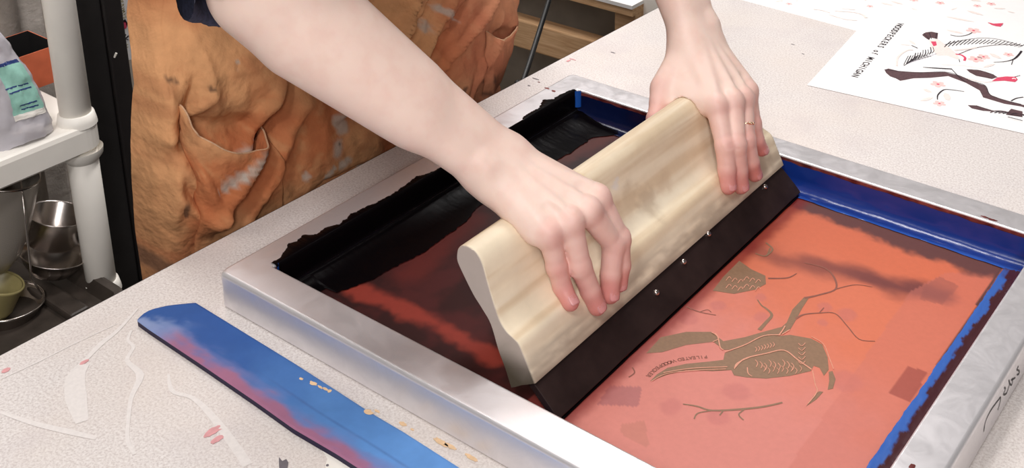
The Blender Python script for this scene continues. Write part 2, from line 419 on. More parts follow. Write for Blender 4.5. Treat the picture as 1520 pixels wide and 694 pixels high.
def screen_col(x, y):
    nz = fbm(x * 30, y * 30, 1.3); n2 = fbm(x * 12, y * 55, 4.1); n3 = fbm(x * 90, y * 90, 7)
    if x > .33:
        c = lerpc(PINK, ORANGE, sst(.20, .36, y + (x - .45) * .35 + nz * .03))
        c = lerpc(c, ORANGE2, .5 * sst(.38, .46, y))
        for (bx, by), r in blobs:
            d = math.hypot(x - bx, y - by) + n3 * .002
            if d < r: c = lerpc(c, MAUVE, .45 * sst(r, r * .6, d))
        d, tt = segd(streak, x, y)
        a = sst(.024, .004, d + nz * .006 + n2 * .004)
        c = lerpc(c, srgb(112, 58, 56), a * (.55 + .4 * sst(.1, .7, tt)))
        if inside(band, x, y): c = lerpc(c, srgb(196, 112, 98), .45)
        if inside(patchA, x, y): c = lerpc(c, srgb(140, 80, 74), .45)
        if inside(patchB, x, y): c = lerpc(c, srgb(150, 70, 62), .75)
        if inside(patchC, x, y): c = lerpc(c, srgb(172, 106, 104), .85)
        if inside(patchD, x, y): c = lerpc(c, srgb(190, 120, 104), .7)
        e = sst(.486, .499, y + nz * .010 + n3 * .004 + (x - .5) * .02)
        c = lerpc(c, BROWN, e * .95)
        # brown ink line along the right stencil edge
        xe = np.interp(y, [edge_r[1][1], edge_r[0][1]], [edge_r[1][0], edge_r[0][0]])
        if x > xe - .001:
            c = lerpc(srgb(206, 118, 112), BROWN, sst(.0035, .001, x - xe + n3 * .0015))
        c = lerpc(c, srgb(120, 18, 16), .8 * sst(.388, .372, x + n3 * .002))  # ink bead's red gradient and the blade's reflection put into the mesh colour
        return c
    c = lerpc(DK, srgb(74, 28, 28), sst(-.3, .5, nz))
    for st, w, col in ((redst, .016, srgb(150, 58, 46)), (redst2, .03, srgb(96, 34, 30)), (redst3, .018, srgb(92, 40, 32))):
        d, tt = segd(st, x, y); c = lerpc(c, col, .9 * sst(w, w * .15, d + nz * .008 + n3 * .003))
    return c
mb = MB(); NX, NY = 300, 256
xs = np.linspace(RW + .0002, W - RW - .0002, NX); ys = np.linspace(RW + .0002, L - RW - .0002, NY)
P = np.array([[(x, y, ZM) for y in ys] for x in xs]); C_ = [screen_col(x, y) for x in xs for y in ys]
mb.grid(P[::-1], 0, None); mb.c = [C_[i * NY + j] for i in range(NX - 1, -1, -1) for j in range(NY)]
nb = len(mb.v)
ZA = ZM + .0001
ZC = [0]
def A(pts, mi=1, th=.00015):
    ZC[0] += 1; poly_px(mb, pts, ZA + ZC[0] * 4e-6, mi, c4, th)
def S(pts, w, mi=2, z=None, th=.00018):
    ZC[0] += 1; stroke_px(mb, pts, w, (ZA if z is None else z) + ZC[0] * 4e-6, mi, c4, 5, th)
A([(150, 415), (205, 355), (300, 335), (395, 335), (440, 370), (520, 355), (600, 332), (660, 316), (678, 300), (700, 250), (742, 206), (762, 206), (735, 248), (714, 288), (692, 325), (650, 348), (560, 378), (480, 402), (442, 402), (402, 372), (300, 384), (210, 411)])
A([(165, 520), (190, 495), (230, 470), (300, 455), (390, 446), (440, 440), (445, 415), (520, 388), (600, 356), (690, 346), (770, 360), (812, 382), (832, 430), (836, 476), (818, 500), (802, 470), (780, 462), (768, 482), (690, 500), (600, 510), (530, 506), (480, 498), (470, 478), (400, 482), (300, 478), (230, 495)])
A([(836, 485), (850, 482), (862, 512), (852, 548), (832, 552), (838, 520)]); A([(815, 560), (790, 588), (752, 614), (778, 576), (800, 558)])
A([(400, 180), (440, 128), (500, 68), (545, 100), (598, 124), (600, 155), (560, 176), (480, 192)])
S([(745, 208), (800, 196), (862, 174), (856, 130), (820, 95), (745, 76)], [.003, .002, .0018, .0022, .0015, .001]); S([(862, 174), (935, 158), (1000, 166)], [.0014, .0008])
S([(575, 328), (600, 300), (622, 272), (602, 248), (584, 236), (568, 214)], [.004, .0035, .0028, .0022, .0016, .0012], 1)
S([(712, 286), (742, 270), (800, 264), (860, 266), (905, 312), (950, 362), (1010, 370)], [.0024, .0016, .0012, .0012, .0011, .001]); S([(800, 264), (818, 244)], .001)
S([(300, 240), (350, 260), (412, 272)], [.0016, .001]); S([(352, 260), (380, 252), (395, 262)], .001); S([(608, 134), (680, 132), (716, 115)], [.0025, .0018, .0008])
S([(288, 606), (340, 614), (400, 630), (520, 624), (600, 614), (662, 600)], [.0012, .0016, .0018, .0022, .002, .0018], 1); S([(400, 630), (345, 640), (330, 662)], .0012, 1); S([(522, 624), (498, 645), (516, 666)], .0012, 1); S([(440, 630), (426, 648)], .0012, 1)
S([(98, 468), (106, 488), (84, 505)], .0012); S([(560, 40), (600, 50), (615, 20)], .0016, 1); S([(600, 0), (625, 25), (600, 50)], .002, 1)
ZB = ZA + .0003
def SP(pts, w=.0009): S(pts, w, 3, ZB)
SP([(482, 470), (520, 436), (600, 416), (668, 404), (720, 440), (772, 476)], .0014); SP([(655, 346), (590, 350), (520, 384), (446, 410)], .0012); SP([(530, 468), (533, 490), (548, 502)]); SP([(482, 474), (492, 452), (540, 430)])
SP([(770, 352), (815, 380), (838, 432), (854, 474)], .0008); SP([(775, 480), (785, 530), (792, 560), (758, 604)], .0009); SP([(215, 488), (320, 472), (455, 466)], .0010); SP([(170, 520), (220, 494), (300, 482), (450, 474)], .0008)
for k in range(7):
    SP([(560 + k * 11, 392 - k * 3), (566 + k * 11, 400 - k * 3), (560 + k * 11, 410 - k * 3)], .0007)
for k in range(9):
    a = 560 + k * 17; SP([(a, 440 + (k % 3) * 6), (a + 9, 452 + (k % 3) * 6), (a + 4, 466 + (k % 3) * 6)], .0007)
    SP([(a + 30, 462 + (k % 2) * 8), (a + 38, 472 + (k % 2) * 8), (a + 32, 484 + (k % 2) * 8)], .0006)
for k in range(5): SP([(722, 378 + k * 17), (735, 388 + k * 17), (748, 376 + k * 17)], .0007)
for k in range(12):
    a = 450 + (k % 6) * 22; b = 122 + (k // 6) * 28 + (k % 3) * 5; SP([(a, b + 20), (a + 12, b + 6), (a + 20, b + 14)], .0008)
SP([(395, 336), (418, 352), (428, 392), (440, 402)], .0012); SP([(400, 372), (422, 360), (410, 340)], .0009); SP([(648, 348), (662, 330), (672, 312)], .0012); SP([(660, 344), (690, 326)], .0008)
def letters(mb, txt, path, size, z, mi, adv=.68):
    "letters one by one along a path of (x,y) points"
    S_ = smooth_curve(path, 12); d = [0]
    for a, b in zip(S_, S_[1:]): d.append(d[-1] + math.dist(a, b))
    step = d[-1] / (len(txt) - 1)
    for k, ch in enumerate(txt):
        if ch == ' ': continue
        s_ = step * k; x = float(np.interp(s_, d, [p[0] for p in S_])); y = float(np.interp(s_, d, [p[1] for p in S_]))
        x2 = float(np.interp(s_ + .001, d, [p[0] for p in S_])); y2 = float(np.interp(s_ + .001, d, [p[1] for p in S_]))
        if k == len(txt) - 1: x2 = x * 2 - float(np.interp(s_ - .001, d, [p[0] for p in S_])); y2 = y * 2 - float(np.interp(s_ - .001, d, [p[1] for p in S_]))
        q = math.hypot(x2 - x, y2 - y) or 1; r = ((x2 - x) / q, (y2 - y) / q); u = (-r[1], r[0])
        v, f = text_mesh(ch, size)
        w_ = max(p[0] for p in v) if v else 0
        mb.add([(x + r[0] * (p[0] - w_ / 2) + u[0] * p[1], y + r[1] * (p[0] - w_ / 2) + u[1] * p[1], z) for p in v], f, mi)
letters(mb, 'PILEATED WOODPECKER', PXP([(372, 424), (300, 430), (240, 443), (190, 464), (152, 497)], c4), .0058, ZA + .0002, 2)
mb.c += [(1, 1, 1, 1)] * (len(mb.v) - len(mb.c))
sm = schild(mb.build('mesh_screen', ['screen', 'stencil', 'stencil_thin', 'stencil_pale'], vc=True))
sm['label'] = 'orange mesh with brown ink film and bird stencil'

# ---- blue tape, one strip per inner side: down the wall, round the corner, out over the mesh
BL, BL2, MAR = srgb(22, 52, 132), srgb(60, 104, 186), srgb(72, 34, 40)
def tape_strip(a, b, inward, top, out, colf, n=260):
    a, b, inward = Vector(a), Vector(b), Vector(inward); P = []; C_ = []
    rad = .0115
    prof = [(.0008, H - top), (.0008, .026), (.0012, .018)]
    for k in range(7):
        an = PI / 2 * k / 6; prof.append((.0014 + rad * (1 - math.cos(an)), .0052 + rad * (1 - math.sin(an))))
    prof += [(.0014 + rad + (out - rad - .0014) * q / 9, .0051 - .0004 * q / 9) for q in range(1, 10)]
    for i in range(n):
        t_ = i / (n - 1); p = a.lerp(b, t_); row = []
        for j, (o_, z_) in enumerate(prof):
            wob = .0007 * fbm(t_ * 14, j * .4, a.x * 9 + a.y * 5)
            oo = o_ + (wob if 2 < j < 10 else 0) + (.0015 * fbm(t_ * 22, 3, a.y) if j == len(prof) - 1 else 0)
            zz = z_ + (abs(wob) if j > 2 else 0) + (.0012 * fbm(t_ * 30, 8) if j == 0 else 0)
            q = p + inward * oo; row.append((q.x, q.y, zz)); C_.append(colf(q.x, q.y, zz, j / (len(prof) - 1), t_))
        P.append(row)
    m = MB(); m.grid(P); m.c = C_; return schild(m.build('blue_tape', 'tape', smooth=True, vc=True))
def far_col(x, y, z, s, t_):
    c = lerpc(BL, srgb(44, 88, 176), sst(.6, 1, s)); return lerpc(c, srgb(10, 12, 30), .85 * sst(.34, .30, x))
def right_col(x, y, z, s, t_):
    nz = fbm(x * 120, y * 50, 2); m_ = sst(.0205, .0190, abs(W - RW - x) + .006 * fbm(y * 9, 1, 5) + .0035 * fbm(x * 160, y * 60, 2))
    c = lerpc(BL2, MAR, m_); return lerpc(c, MAR, .9 * sst(.5, .525, y + nz * .01) * (1 if z < .01 else 0))
def near_col(x, y, z, s, t_): return lerpc(srgb(88, 96, 160), BL, .3 + .5 * fbm(x * 40, y * 40)) if x > .33 else srgb(16, 10, 16)
tape_strip((W - RW - .0002, L - RW, 0), (RW + .0002, L - RW, 0), (0, -1, 0), .0055, .021, far_col)
tape_strip((RW + .0002, RW, 0), (W - RW - .0002, RW, 0), (0, 1, 0), .006, .018, near_col)
tape_strip((W - RW, RW + .0002, 0), (W - RW, L - RW - .0002, 0), (-1, 0, 0), .004, .0275, right_col)
tape_strip((RW, L - RW - .0002, 0), (RW, RW + .0002, 0), (1, 0, 0), .004, .016, lambda *a: srgb(9, 8, 16))
# folded corner tabs of tape
for cx, cy, ang in ((RW + .004, L - RW - .004, -PI / 4), (RW + .002, RW + .002, PI / 4)):
    P = []
    for i in range(9):
        a = (i / 8 - .5) * 2.2; P.append([(cx + .0045 * math.sin(a) * math.cos(ang + PI / 2) + .002 * math.cos(a) * math.cos(ang), cy + .0045 * math.sin(a) * math.sin(ang + PI / 2) + .002 * math.cos(a) * math.sin(ang), z) for z in (H + .0012, H - .006, H - .014, H - .022)])
    m = MB(); m.grid(P); m.c = [srgb(30, 84, 170)] * 36; schild(m.build('blue_tape', 'tape', smooth=True, vc=True))

# ================================================================== BLACK INK
edge_px = [(416, 382), (424, 370), (428, 362), (440, 358), (450, 348), (470, 348), (482, 338), (505, 332), (520, 318), (545, 306), (560, 300), (590, 283), (618, 262), (640, 256), (665, 243), (700, 226), (735, 207), (760, 190), (772, 184), (778, 172), (800, 160), (806, 148), (822, 147), (830, 141), (846, 134), (857, 129)]
E_ = sorted([at(px, py, H)[::-1] for px, py in edge_px])
pool_px = [(440, 408), (500, 436), (555, 415), (600, 392), (650, 362), (705, 312), (780, 270), (830, 238), (880, 205), (930, 195)]
PL = sorted([at(px, py, ZM)[::-1] for px, py in pool_px])
mb = MB(); rows = []; NYI = 420
for i in range(NYI):
    y = RW + .0022 + (L - 2 * RW - .005) * i / (NYI - 1)
    xe = float(np.interp(y, [e[0] for e in E_], [e[1] for e in E_])) + .0022 * fbm(y * 130, 1, 0) + .0014 * fbm(y * 400, 4, 0)
    xe = min(xe, RW - .0012)
    xp = float(np.interp(y, [e[0] for e in PL], [e[1] for e in PL])) + .006 * fbm(y * 18, 5, 0) + .0015 * fbm(y * 160, 6, 0)
    xp = min(max(xp, RW + .028), RW + .10)
    row = [(xe, y, H + .00012), (xe + .0008, y, H + .0007 + .0004 * fbm(y * 90, 2)), (RW - .002, y, H + .0009), (RW - .0002, y, H + .0004), (RW + .0014, y, H - .002)]
    for k in range(1, 5): row.append((RW + .0022 + .0004 * fbm(y * 60, k), y, H - .002 - (H - .014) * k / 4))
    for k in range(1, 15):
        t_ = k / 14; x = RW + .004 + (xp - RW - .004) * t_
        z = .0052 + .0075 * (1 - t_) ** 3 + .0012 * (1 - t_ ** 6) * (.7 + .35 * fbm(x * 30, y * 12, 3) + .10 * fbm(x * 200, y * 200, 3))
        row.append((x, y, max(z, .0049)))
    rows.append(row)
mb.grid(rows)
mb.tube([(.3694 - .0098 * (y - .0615), y, .0049) for y in np.linspace(.066, .522, 40)], [.0013 + .0006 * fbm(k * .6, 3) for k in range(40)], 8)
ink = mb.build('black_ink', 'ink', smooth=True)
tag(ink, 'glossy black ink smeared along the left inner edge of the screen frame', 'ink', kind='stuff')

# ================================================================== SQUEEGEE
fp = [(.2617, .1280), (.2628, .1335), (.2655, .1380), (.2690, .1408), (.2735, .1422), (.2790, .1418), (.2840, .1400), (.2880, .1365), (.2908, .1320), (.2930, .1265), (.2962, .1160), (.3005, .1035), (.3048, .0920), (.3100, .0810), (.3170, .0738), (.3245, .0705), (.3300, .0672), (.3352, .0580), (.3408, .0470), (.3466, .0351)]
bp = [(.3196, .0189), (.3149, .0320), (.3110, .0410), (.3060, .0520), (.2982, .0743), (.2886, .0862), (.2788, .0967), (.2663, .1150), (.2620, .1230), (.2617, .1280)]
F_ = smooth_curve(fp, 5); B_ = [(.3466, .0351), (.3420, .0322), (.3330, .0270), (.3240, .0216), (.3196, .0189)]; K_ = smooth_curve(bp, 5)
sec = F_ + B_[1:] + K_[1:-1]
NS = len(sec); NYQ = 150; YA, YB = .0615, .527
def sq(x, y, z): return (x - .0098 * (y - YA), y, z)
stains = [(.19, .120, .02, srgb(206, 186, 150)), (.27, .098, .020, srgb(196, 172, 142)), (.295, .085, .018, srgb(178, 154, 128)), (.245, .100, .012, srgb(200, 170, 140)), (.33, .09, .015, srgb(206, 180, 150)), (.21, .141, .008, srgb(232, 196, 116)), (.225, .128, .006, srgb(236, 206, 130)), (.24, .115, .004, srgb(216, 150, 104)), (.255, .118, .006, srgb(226, 224, 226)), (.235, .085, .006, srgb(206, 212, 224))]
def wood_col(x, y, z, j):
    g = fbm(x * 60, y * 5, z * 60); g2 = fbm(y * 4, z * 150 + x * 150, 2)
    c = lerpc(srgb(242, 227, 200), srgb(224, 202, 170), sst(-.3, .6, g2)); c = lerpc(c, srgb(242, 230, 208), .5 * sst(0, .6, g))
    for sy, sz, r, cc in stains:
        d = math.hypot((y - sy) * .8, z - sz) + .006 * fbm(y * 90, z * 120, 5); c = lerpc(c, cc, .5 * sst(r, r * .3, d)) if x > .27 else c
    # grimy lower lip
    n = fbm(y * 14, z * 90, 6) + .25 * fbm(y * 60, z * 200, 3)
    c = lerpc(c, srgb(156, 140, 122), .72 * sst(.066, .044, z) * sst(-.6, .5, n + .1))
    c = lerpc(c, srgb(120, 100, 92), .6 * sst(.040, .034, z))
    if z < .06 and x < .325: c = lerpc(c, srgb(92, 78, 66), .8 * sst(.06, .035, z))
    c = lerpc(c, srgb(196, 176, 150), .55 * sst(.44, .50, y) * sst(-.2, .4, n + .2))
    return c
mb = MB(); P = []; C_ = []
for i in range(NYQ):
    y = YA + (YB - YA) * i / (NYQ - 1); ins = 0
    for j, (x, z) in enumerate(sec):
        P.append(sq(x, y, z)); C_.append(wood_col(x, y, z, j))
P = np.array(P).reshape(NYQ, NS, 3)
mb.grid(P, 0, None, closed_v=True); mb.c = C_
cen = np.array([.30, .085])
for i, e in ((0, 0), (NYQ - 1, 1)):
    # end faces with a slightly rounded rim
    ring0 = P[i]; rr = []
    y = ring0[0][1]; s_ = -1 if e == 0 else 1
    k0 = len(mb.v)
    inner = [sq(x + (0 if False else 0), y, z) for x, z in sec]
    ctr = np.mean(np.array(sec), 0)
    R1 = []
    for x, z in sec:
        d = np.array([x, z]) - np.array([np.interp(z, [.019, .09, .142], [.332, .295, .276]), z + .0 * z]); 
        R1.append(sq(x - np.sign(d[0]) * .0009, y + s_ * .0010, z if z < .141 else z - .0008))
    mb.v += [tuple(p) for p in R1]
    col_ = srgb(186, 172, 162)
    mb.c += [lerpc(col_, srgb(98, 88, 74), sst(.062, .035, z)) if True else col_ for x, z in sec]
    b0 = i * NS
    for j in range(NS):
        j2 = (j + 1) % NS; q = (b0 + j, b0 + j2, k0 + j2, k0 + j); mb.f.append(q[::-1] if e == 0 else q); mb.mi.append(0)
    fc = tuple(k0 + j for j in range(NS)); mb.f.append(fc if e == 0 else fc[::-1]); mb.mi.append(0)
sqz = empty('squeegee', 'long cream wooden squeegee with dark rubber blade, leaning on the mesh under both hands', 'squeegee', loc=(.345, .29, .02))
def qchild(o): o.parent = sqz; o.matrix_parent_inverse = Matrix.Translation((-.345, -.29, -.02)); return o
hd = mb.build('handle', 'wood', smooth=True, vc=True)
bm = bmesh.new(); bm.from_mesh(hd.data); bmesh.ops.triangulate(bm, faces=[f for f in bm.faces if len(f.verts) > 4]); bmesh.ops.recalc_face_normals(bm, faces=bm.faces); bm.to_mesh(hd.data); bm.free()
hd.data.set_sharp_from_angle(angle=.7)
qchild(hd)
bsec = [(.3440, .0330), (.3520, .0262), (.3620, .0170), (.3705, .0088), (.3700, .0080), (.3662, .0046), (.3654, .0047), (.3560, .0125), (.3460, .0215), (.3380, .0295)]
rows = []
for i in range(60):
    y = YA + .001 + (YB - YA - .002) * i / 59
    rows.append([sq(x + .0004 * fbm(y * 25, z * 30), y, z) for x, z in bsec])
mb = MB(); mb.grid(rows, closed_v=True); nb_ = len(bsec); mb.f += [tuple(range(nb_)), tuple(59 * nb_ + k for k in range(nb_))[::-1]]; mb.mi += [0, 0]
bl = mb.build('blade', 'blade'); bevel(bl, .0008)
bm = bmesh.new(); bm.from_mesh(bl.data); bmesh.ops.recalc_face_normals(bm, faces=bm.faces); bm.to_mesh(bl.data); bm.free()
qchild(bl)
for px, py in ((1067, 353), (1026, 393), (981, 437), (1150, 282)):
    y, z = atx(px, py, .3565); x0 = .3575 - (z - .0215) * .95
    m = Matrix.Translation(Vector(sq(x0 - .0010, y, z))) @ Vector((.70, 0, .71)).to_track_quat('Z', 'Y').to_matrix().to_4x4()
    mb = MB(); mb.lathe([(0, .0030), (.0014, .0029), (.0026, .0022), (.0033, .001), (.0033, -.001)], 14, M=m)
    qchild(mb.build('bolt', 'steel', smooth=True))

# ================================================================== BLUE PAINTED BOARD
zt = .0065
def lin(px, n=90):
    P = [at(x, y, zt) for x, y in px]; d = [0]
    for a, b in zip(P, P[1:]): d.append(d[-1] + math.dist(a, b))
    return [(float(np.interp(t, d, [p[0] for p in P])), float(np.interp(t, d, [p[1] for p in P]))) for t in sorted(set(list(np.linspace(0, d[-1], n))))]
up = lin(((204, 474), (212, 465), (224, 458), (250, 452), (290, 448), (440, 540), (553, 613), (599, 640), (682, 693), (790, 763)))
lo = lin(((204, 476), (222, 489), (300, 541), (379, 595), (435, 635), (500, 673), (600, 738), (690, 800)))
n = len(up); rows = []; C_ = []
for i in range(n):
    row = [];
    for j in range(26):
        t_ = j / 25; x = up[i][0] * (1 - t_) + lo[i][0] * t_; y = up[i][1] * (1 - t_) + lo[i][1] * t_
        row.append((x, y, zt - .0006 * (t_ > .97) - .0006 * (t_ < .02)))
        nz = fbm(x * 35, y * 80, 1); n2 = fbm(x * 18, y * 18, 3)
        c = lerpc(srgb(44, 88, 158), srgb(98, 150, 214), sst(.03, .30, x + .05 * n2))
        c = lerpc(c, srgb(120, 124, 176), .75 * sst(.55, .82, t_ + nz * .18))
        c = lerpc(c, srgb(178, 104, 122), .75 * sst(.72, .92, t_ + nz * .16) * sst(-.01, .02, x))
        c = lerpc(c, srgb(150, 170, 210), .7 * sst(.03, -.03, x) * sst(.35, .7, t_ + nz * .3))
        c = lerpc(c, srgb(70, 100, 160), .5 * sst(.03, .0, abs(t_ - .52 - .04 * n2)) * sst(.08, .16, x))
        C_.append(c)
    rows.append(row)
mb = MB(); mb.grid(np.array(rows)[::-1]); mb.c = [C_[i * 26 + j] for i in range(n - 1, -1, -1) for j in range(26)]
rim = [r[0] for r in rows] + [rows[-1][j] for j in range(1, 26)] + [r[25] for r in rows[::-1]][1:] + [rows[0][j] for j in range(24, 0, -1)]
dk = srgb(34, 26, 60)
m_ = len(rim); k0 = len(mb.v); mb.v += list(rim) + [(x, y, .0008) for x, y, z in rim]; mb.c += [dk] * (2 * m_)
mb.f += [(k0 + j, k0 + m_ + j, k0 + m_ + (j + 1) % m_, k0 + (j + 1) % m_) for j in range(m_)]; mb.mi += [0] * m_
mb.f.append(tuple(k0 + m_ + j for j in range(m_))); mb.mi.append(0)
k1 = len(mb.v)
for k, (px, py, a, b) in enumerate([(447, 562, .0022, .0012), (465, 569, .0045, .0022), (475, 574, .003, .0012), (483, 577, .003, .0014), (489, 580, .002, .002), (547, 611, .0045, .003)]):
    blob(mb, px, py, a, b, zt + .0001, 1, seed=k + 60, rag=.6, n=12)
mb.c += [(1, 1, 1, 1)] * (len(mb.v) - len(mb.c))
board = mb.build('painted_board', ['board', 'orangepaint'], vc=True)
bm = bmesh.new(); bm.from_mesh(board.data); bmesh.ops.recalc_face_normals(bm, faces=bm.faces); bm.to_mesh(board.data); bm.free()
tag(board, 'long thin blue board streaked with red and violet paint, lying beside the screen frame', 'board')

# ================================================================== POSTERS
c6 = lambda X, Y: (1200 + X / 3.856, 20 + Y / 3.856)
c7 = lambda X, Y: (1080 + X / 3.4545, Y / 3.4545)
A0 = np.array(at(1198, 127, 0)); u = np.array(at(1516, 198, 0)) - A0; u /= np.linalg.norm(u); vv = np.array([-u[1], u[0]])
def sheet(A0, u, v, wu, wv, z):
    m = MB(); c = [A0, A0 + u * wu, A0 + u * wu + v * wv, A0 + v * wv]
    m.add([(p[0], p[1], z) for p in c] + [(p[0], p[1], z + .0003) for p in c], [(0, 3, 2, 1), (4, 5, 6, 7), (0, 1, 5, 4), (1, 2, 6, 5), (2, 3, 7, 6), (3, 0, 4, 7)]); return m
mb = sheet(A0, u, vv, .46, .36, .0007); Z1 = .00105
BK, DKb, RD, PK, BLH, GR = 1, 2, 3, 4, 5, 6
ZC = [0]
def A(p, mi, cf=c6):
    ZC[0] += 1; poly_px(mb, p, Z1 + ZC[0] * 3e-6, mi, cf, .00012)
def S(p, w, mi, cf=c6):
    ZC[0] += 1; stroke_px(mb, p, w, Z1 + .0002 + ZC[0] * 3e-6, mi, cf, 5, .0001)
A([(435, 322), (458, 315), (520, 330), (640, 338), (780, 335), (860, 355), (930, 385), (1010, 412), (1040, 465), (1120, 495), (1218, 520), (1300, 540), (1300, 556), (1218, 532), (1120, 516), (1000, 480), (980, 440), (900, 396), (800, 358), (700, 368), (600, 371), (550, 381), (525, 385), (500, 371), (468, 360), (445, 340)], DKb)
S([(435, 320), (520, 330), (640, 337), (780, 334), (860, 354), (930, 384), (1010, 411), (1040, 464), (1120, 494), (1218, 519)], .0012, BK); S([(1160, 500), (1190, 485), (1230, 478)], .002, BK)
A([(650, 122), (672, 108), (705, 104), (742, 112), (738, 146), (700, 138), (690, 152), (668, 138)], DKb); S([(660, 112), (690, 148)], .001, BK); S([(690, 106), (705, 146)], .001, BK); S([(735, 110), (728, 144)], .001, BK)
A([(690, 152), (740, 146), (800, 190), (850, 232), (868, 262), (850, 262), (790, 240), (735, 240), (700, 196)], BLH); A([(700, 160), (730, 160), (735, 182), (716, 188)], RD)
S([(842, 232), (872, 236), (896, 252), (892, 270)], .0035, RD); S([(862, 262), (866, 278)], .001, BK)
for k in range(11):
    a = k / 10; x = 560 + 160 * a; y = 258 - 55 * a; S([(x - 14, y + 34 - 10 * a), (x - 2, y + 10), (x + 12 - 20 * a, y - 16 + 4 * (k % 3))], .0009 + .0005 * (k % 2), BK)
    S([(x, y + 30), (x + 14, y + 26)], .0012, GR)
for k in range(5): S([(545 + 14 * k, 298 - 11 * k), (600 + 10 * k, 270 - 8 * k), (640 + 16 * k, 262 - 4 * k)], .001, BK)
for k in range(20):
    a = k / 19; x = 790 + 420 * a; y = 172 - 60 * a + 72 * a * a; S([(x - 12, y + 20 * (1 - a * .7)), (x + 4, y + 4), (x + 26, y - 14 * (1 - a * .5))], .0013 - .0004 * a, BK)
S([(780, 178), (900, 150), (1000, 140), (1100, 150), (1225, 185)], .001, BK); S([(860, 232), (960, 196), (1100, 178), (1225, 182)], .0012, DKb); S([(835, 210), (930, 200), (960, 192)], .004, BLH)
S([(655, 307), (730, 312), (822, 317)], [.0008, .003, .003], BK); A([(905, 320), (980, 325), (1060, 350), (1082, 364), (1050, 374), (960, 356), (922, 336)], DKb)
S([(905, 320), (980, 325), (1060, 350)], .001, BK); A([(1048, 388), (1082, 366), (1130, 360), (1186, 362), (1198, 378), (1184, 392), (1120, 384)], RD); S([(1166, 374), (1178, 370), (1186, 376)], .002, 0); S([(1180, 362), (1212, 354)], .001, BK)
S([(820, 318), (870, 370), (900, 392)], .0012, BK); S([(760, 292), (900, 300), (1060, 330)], .0008, BLH); S([(905, 370), (1000, 392), (1060, 388)], .0012, BLH)
S([(738, 492), (742, 464), (775, 436), (820, 436), (892, 446)], [.0012, .002, .0015, .001], BK)
def leaf(x0, y0, x1, y1, w, mi, cf=c6, fat=.35):
    dx, dy = x1 - x0, y1 - y0; A([(x0, y0), (x0 + dx * .3 - dy * w, y0 + dy * .3 + dx * w * fat), (x0 + dx * .7 - dy * w, y0 + dy * .7 + dx * w * fat), (x1, y1), (x0 + dx * .7 + dy * w, y0 + dy * .7 - dx * w * fat), (x0 + dx * .3 + dy * w, y0 + dy * .3 - dx * w * fat)], mi, cf)
def flower(x, y, s, mi, cf=c6):
    px, py = cf(x, y); cx, cy = at(px, py, Z1); pts = []
    for k in range(20):
        a = 2 * PI * k / 20; r = s * (.62 + .38 * abs(math.cos(2.5 * a))); pts.append((cx + r * math.cos(a), cy + r * math.sin(a)))
    mb.poly(pts, Z1, mi, .00012)
    mb.poly([(cx + s * .2 * math.cos(2 * PI * k / 8), cy + s * .2 * math.sin(2 * PI * k / 8)) for k in range(8)], Z1 + .0001, RD if mi == PK else PK, .00012)
leaf(640, 500, 715, 480, .25, BLH); leaf(655, 430, 708, 452, .25, BLH); leaf(778, 452, 808, 498, .35, BLH, fat=.5); flower(742, 405, .011, PK); flower(750, 515, .009, PK)
leaf(525, 176, 590, 182, .1, BLH); leaf(575, 152, 615, 180, .2, BLH); S([(590, 182), (625, 198)], .0015, BK); S([(505, 300), (512, 250), (560, 212), (600, 208)], .003, BLH)
S([(812, 122), (860, 130), (910, 122), (938, 108)], .0014, BK); leaf(790, 94, 888, 114, .12, BLH); flower(945, 98, .012, PK); leaf(790, 18, 950, 48, .06, BLH)
flower(958, 262, .012, PK); flower(1002, 248, .010, PK); flower(1145, 235, .008, PK); leaf(1035, 228, 1105, 258, .2, BLH); leaf(1000, 308, 1070, 288, .2, BLH); S([(1060, 278), (1120, 275), (1172, 262), (1200, 240), (1220, 214)], [.001, .0015, .003, .003], BK); S([(1172, 262), (1162, 292)], .001, BK)
A([(912, 524), (960, 526), (1030, 548), (1060, 560), (1000, 556), (935, 542)], DKb); S([(960, 526), (1060, 556), (1218, 588)], .001, BK)
for k in range(7): S([(1040 + 24 * k, 566 + 2 * k), (1075 + 24 * k, 556 + 3 * k), (1130 + 22 * k, 560 + 5 * k)], .0016, BK if k % 2 else DKb)
A([(1160, 545), (1225, 560), (1225, 592), (1130, 578)], DKb); S([(1070, 582), (1140, 598), (1225, 622)], .0006, BLH); S([(1140, 590), (1225, 612)], .0012, BK)
A([(1026, 50), (1060, 58), (1116, 55), (1100, 75), (1072, 72), (1046, 64)], RD)
P_ = [at(*c6(506, 62), Z1), at(*c6(252, 352), Z1)]
P_ = [(p[0] - .004 * 0, p[1]) for p in P_]
letters(mb, 'WOODPECKERS of MICHIGAN', [P_[0], tuple((np.array(P_[0]) + P_[1]) / 2), P_[1]], .0135, Z1 + .0002, BK)
pm = ['paper', 'art_black', 'art_dark', 'art_red', 'art_pink', 'art_blush', 'art_grey']
poster = mb.build('art_print', pm)
tag(poster, 'white print of woodpeckers on a dark branch, titled in small capitals, nearest the screen frame', 'print', 'woodpecker prints on the table')
B0 = np.array(at(1268, 45, 0)); B1 = np.array(at(1100, 0, 0)); u2 = (B0 - B1) / np.linalg.norm(B0 - B1); v2 = np.array([-u2[1], u2[0]])
mb = sheet(B1 - u2 * .06, u2, v2, .78, .46, .0001); Z1 = .00045
for a in ((245, 8, 290, 2), (350, 10, 362, -2), (700, 4, 718, -4), (785, 14, 850, 28), (835, 5, 900, 22), (940, 40, 985, 60), (1228, 54, 1312, 78), (1365, 42, 1425, 44), (1435, 58, 1475, 66), (1145, 50, 1178, 40), (1240, -2, 1300, 6)): leaf(*a, .12, BLH, c7)
for x, y, s in ((315, 20, .006), (730, 32, .006), (955, 0, .008), (1090, 15, .008), (1280, 30, .007), (1352, 20, .008)): flower(x, y, s, PK, c7)
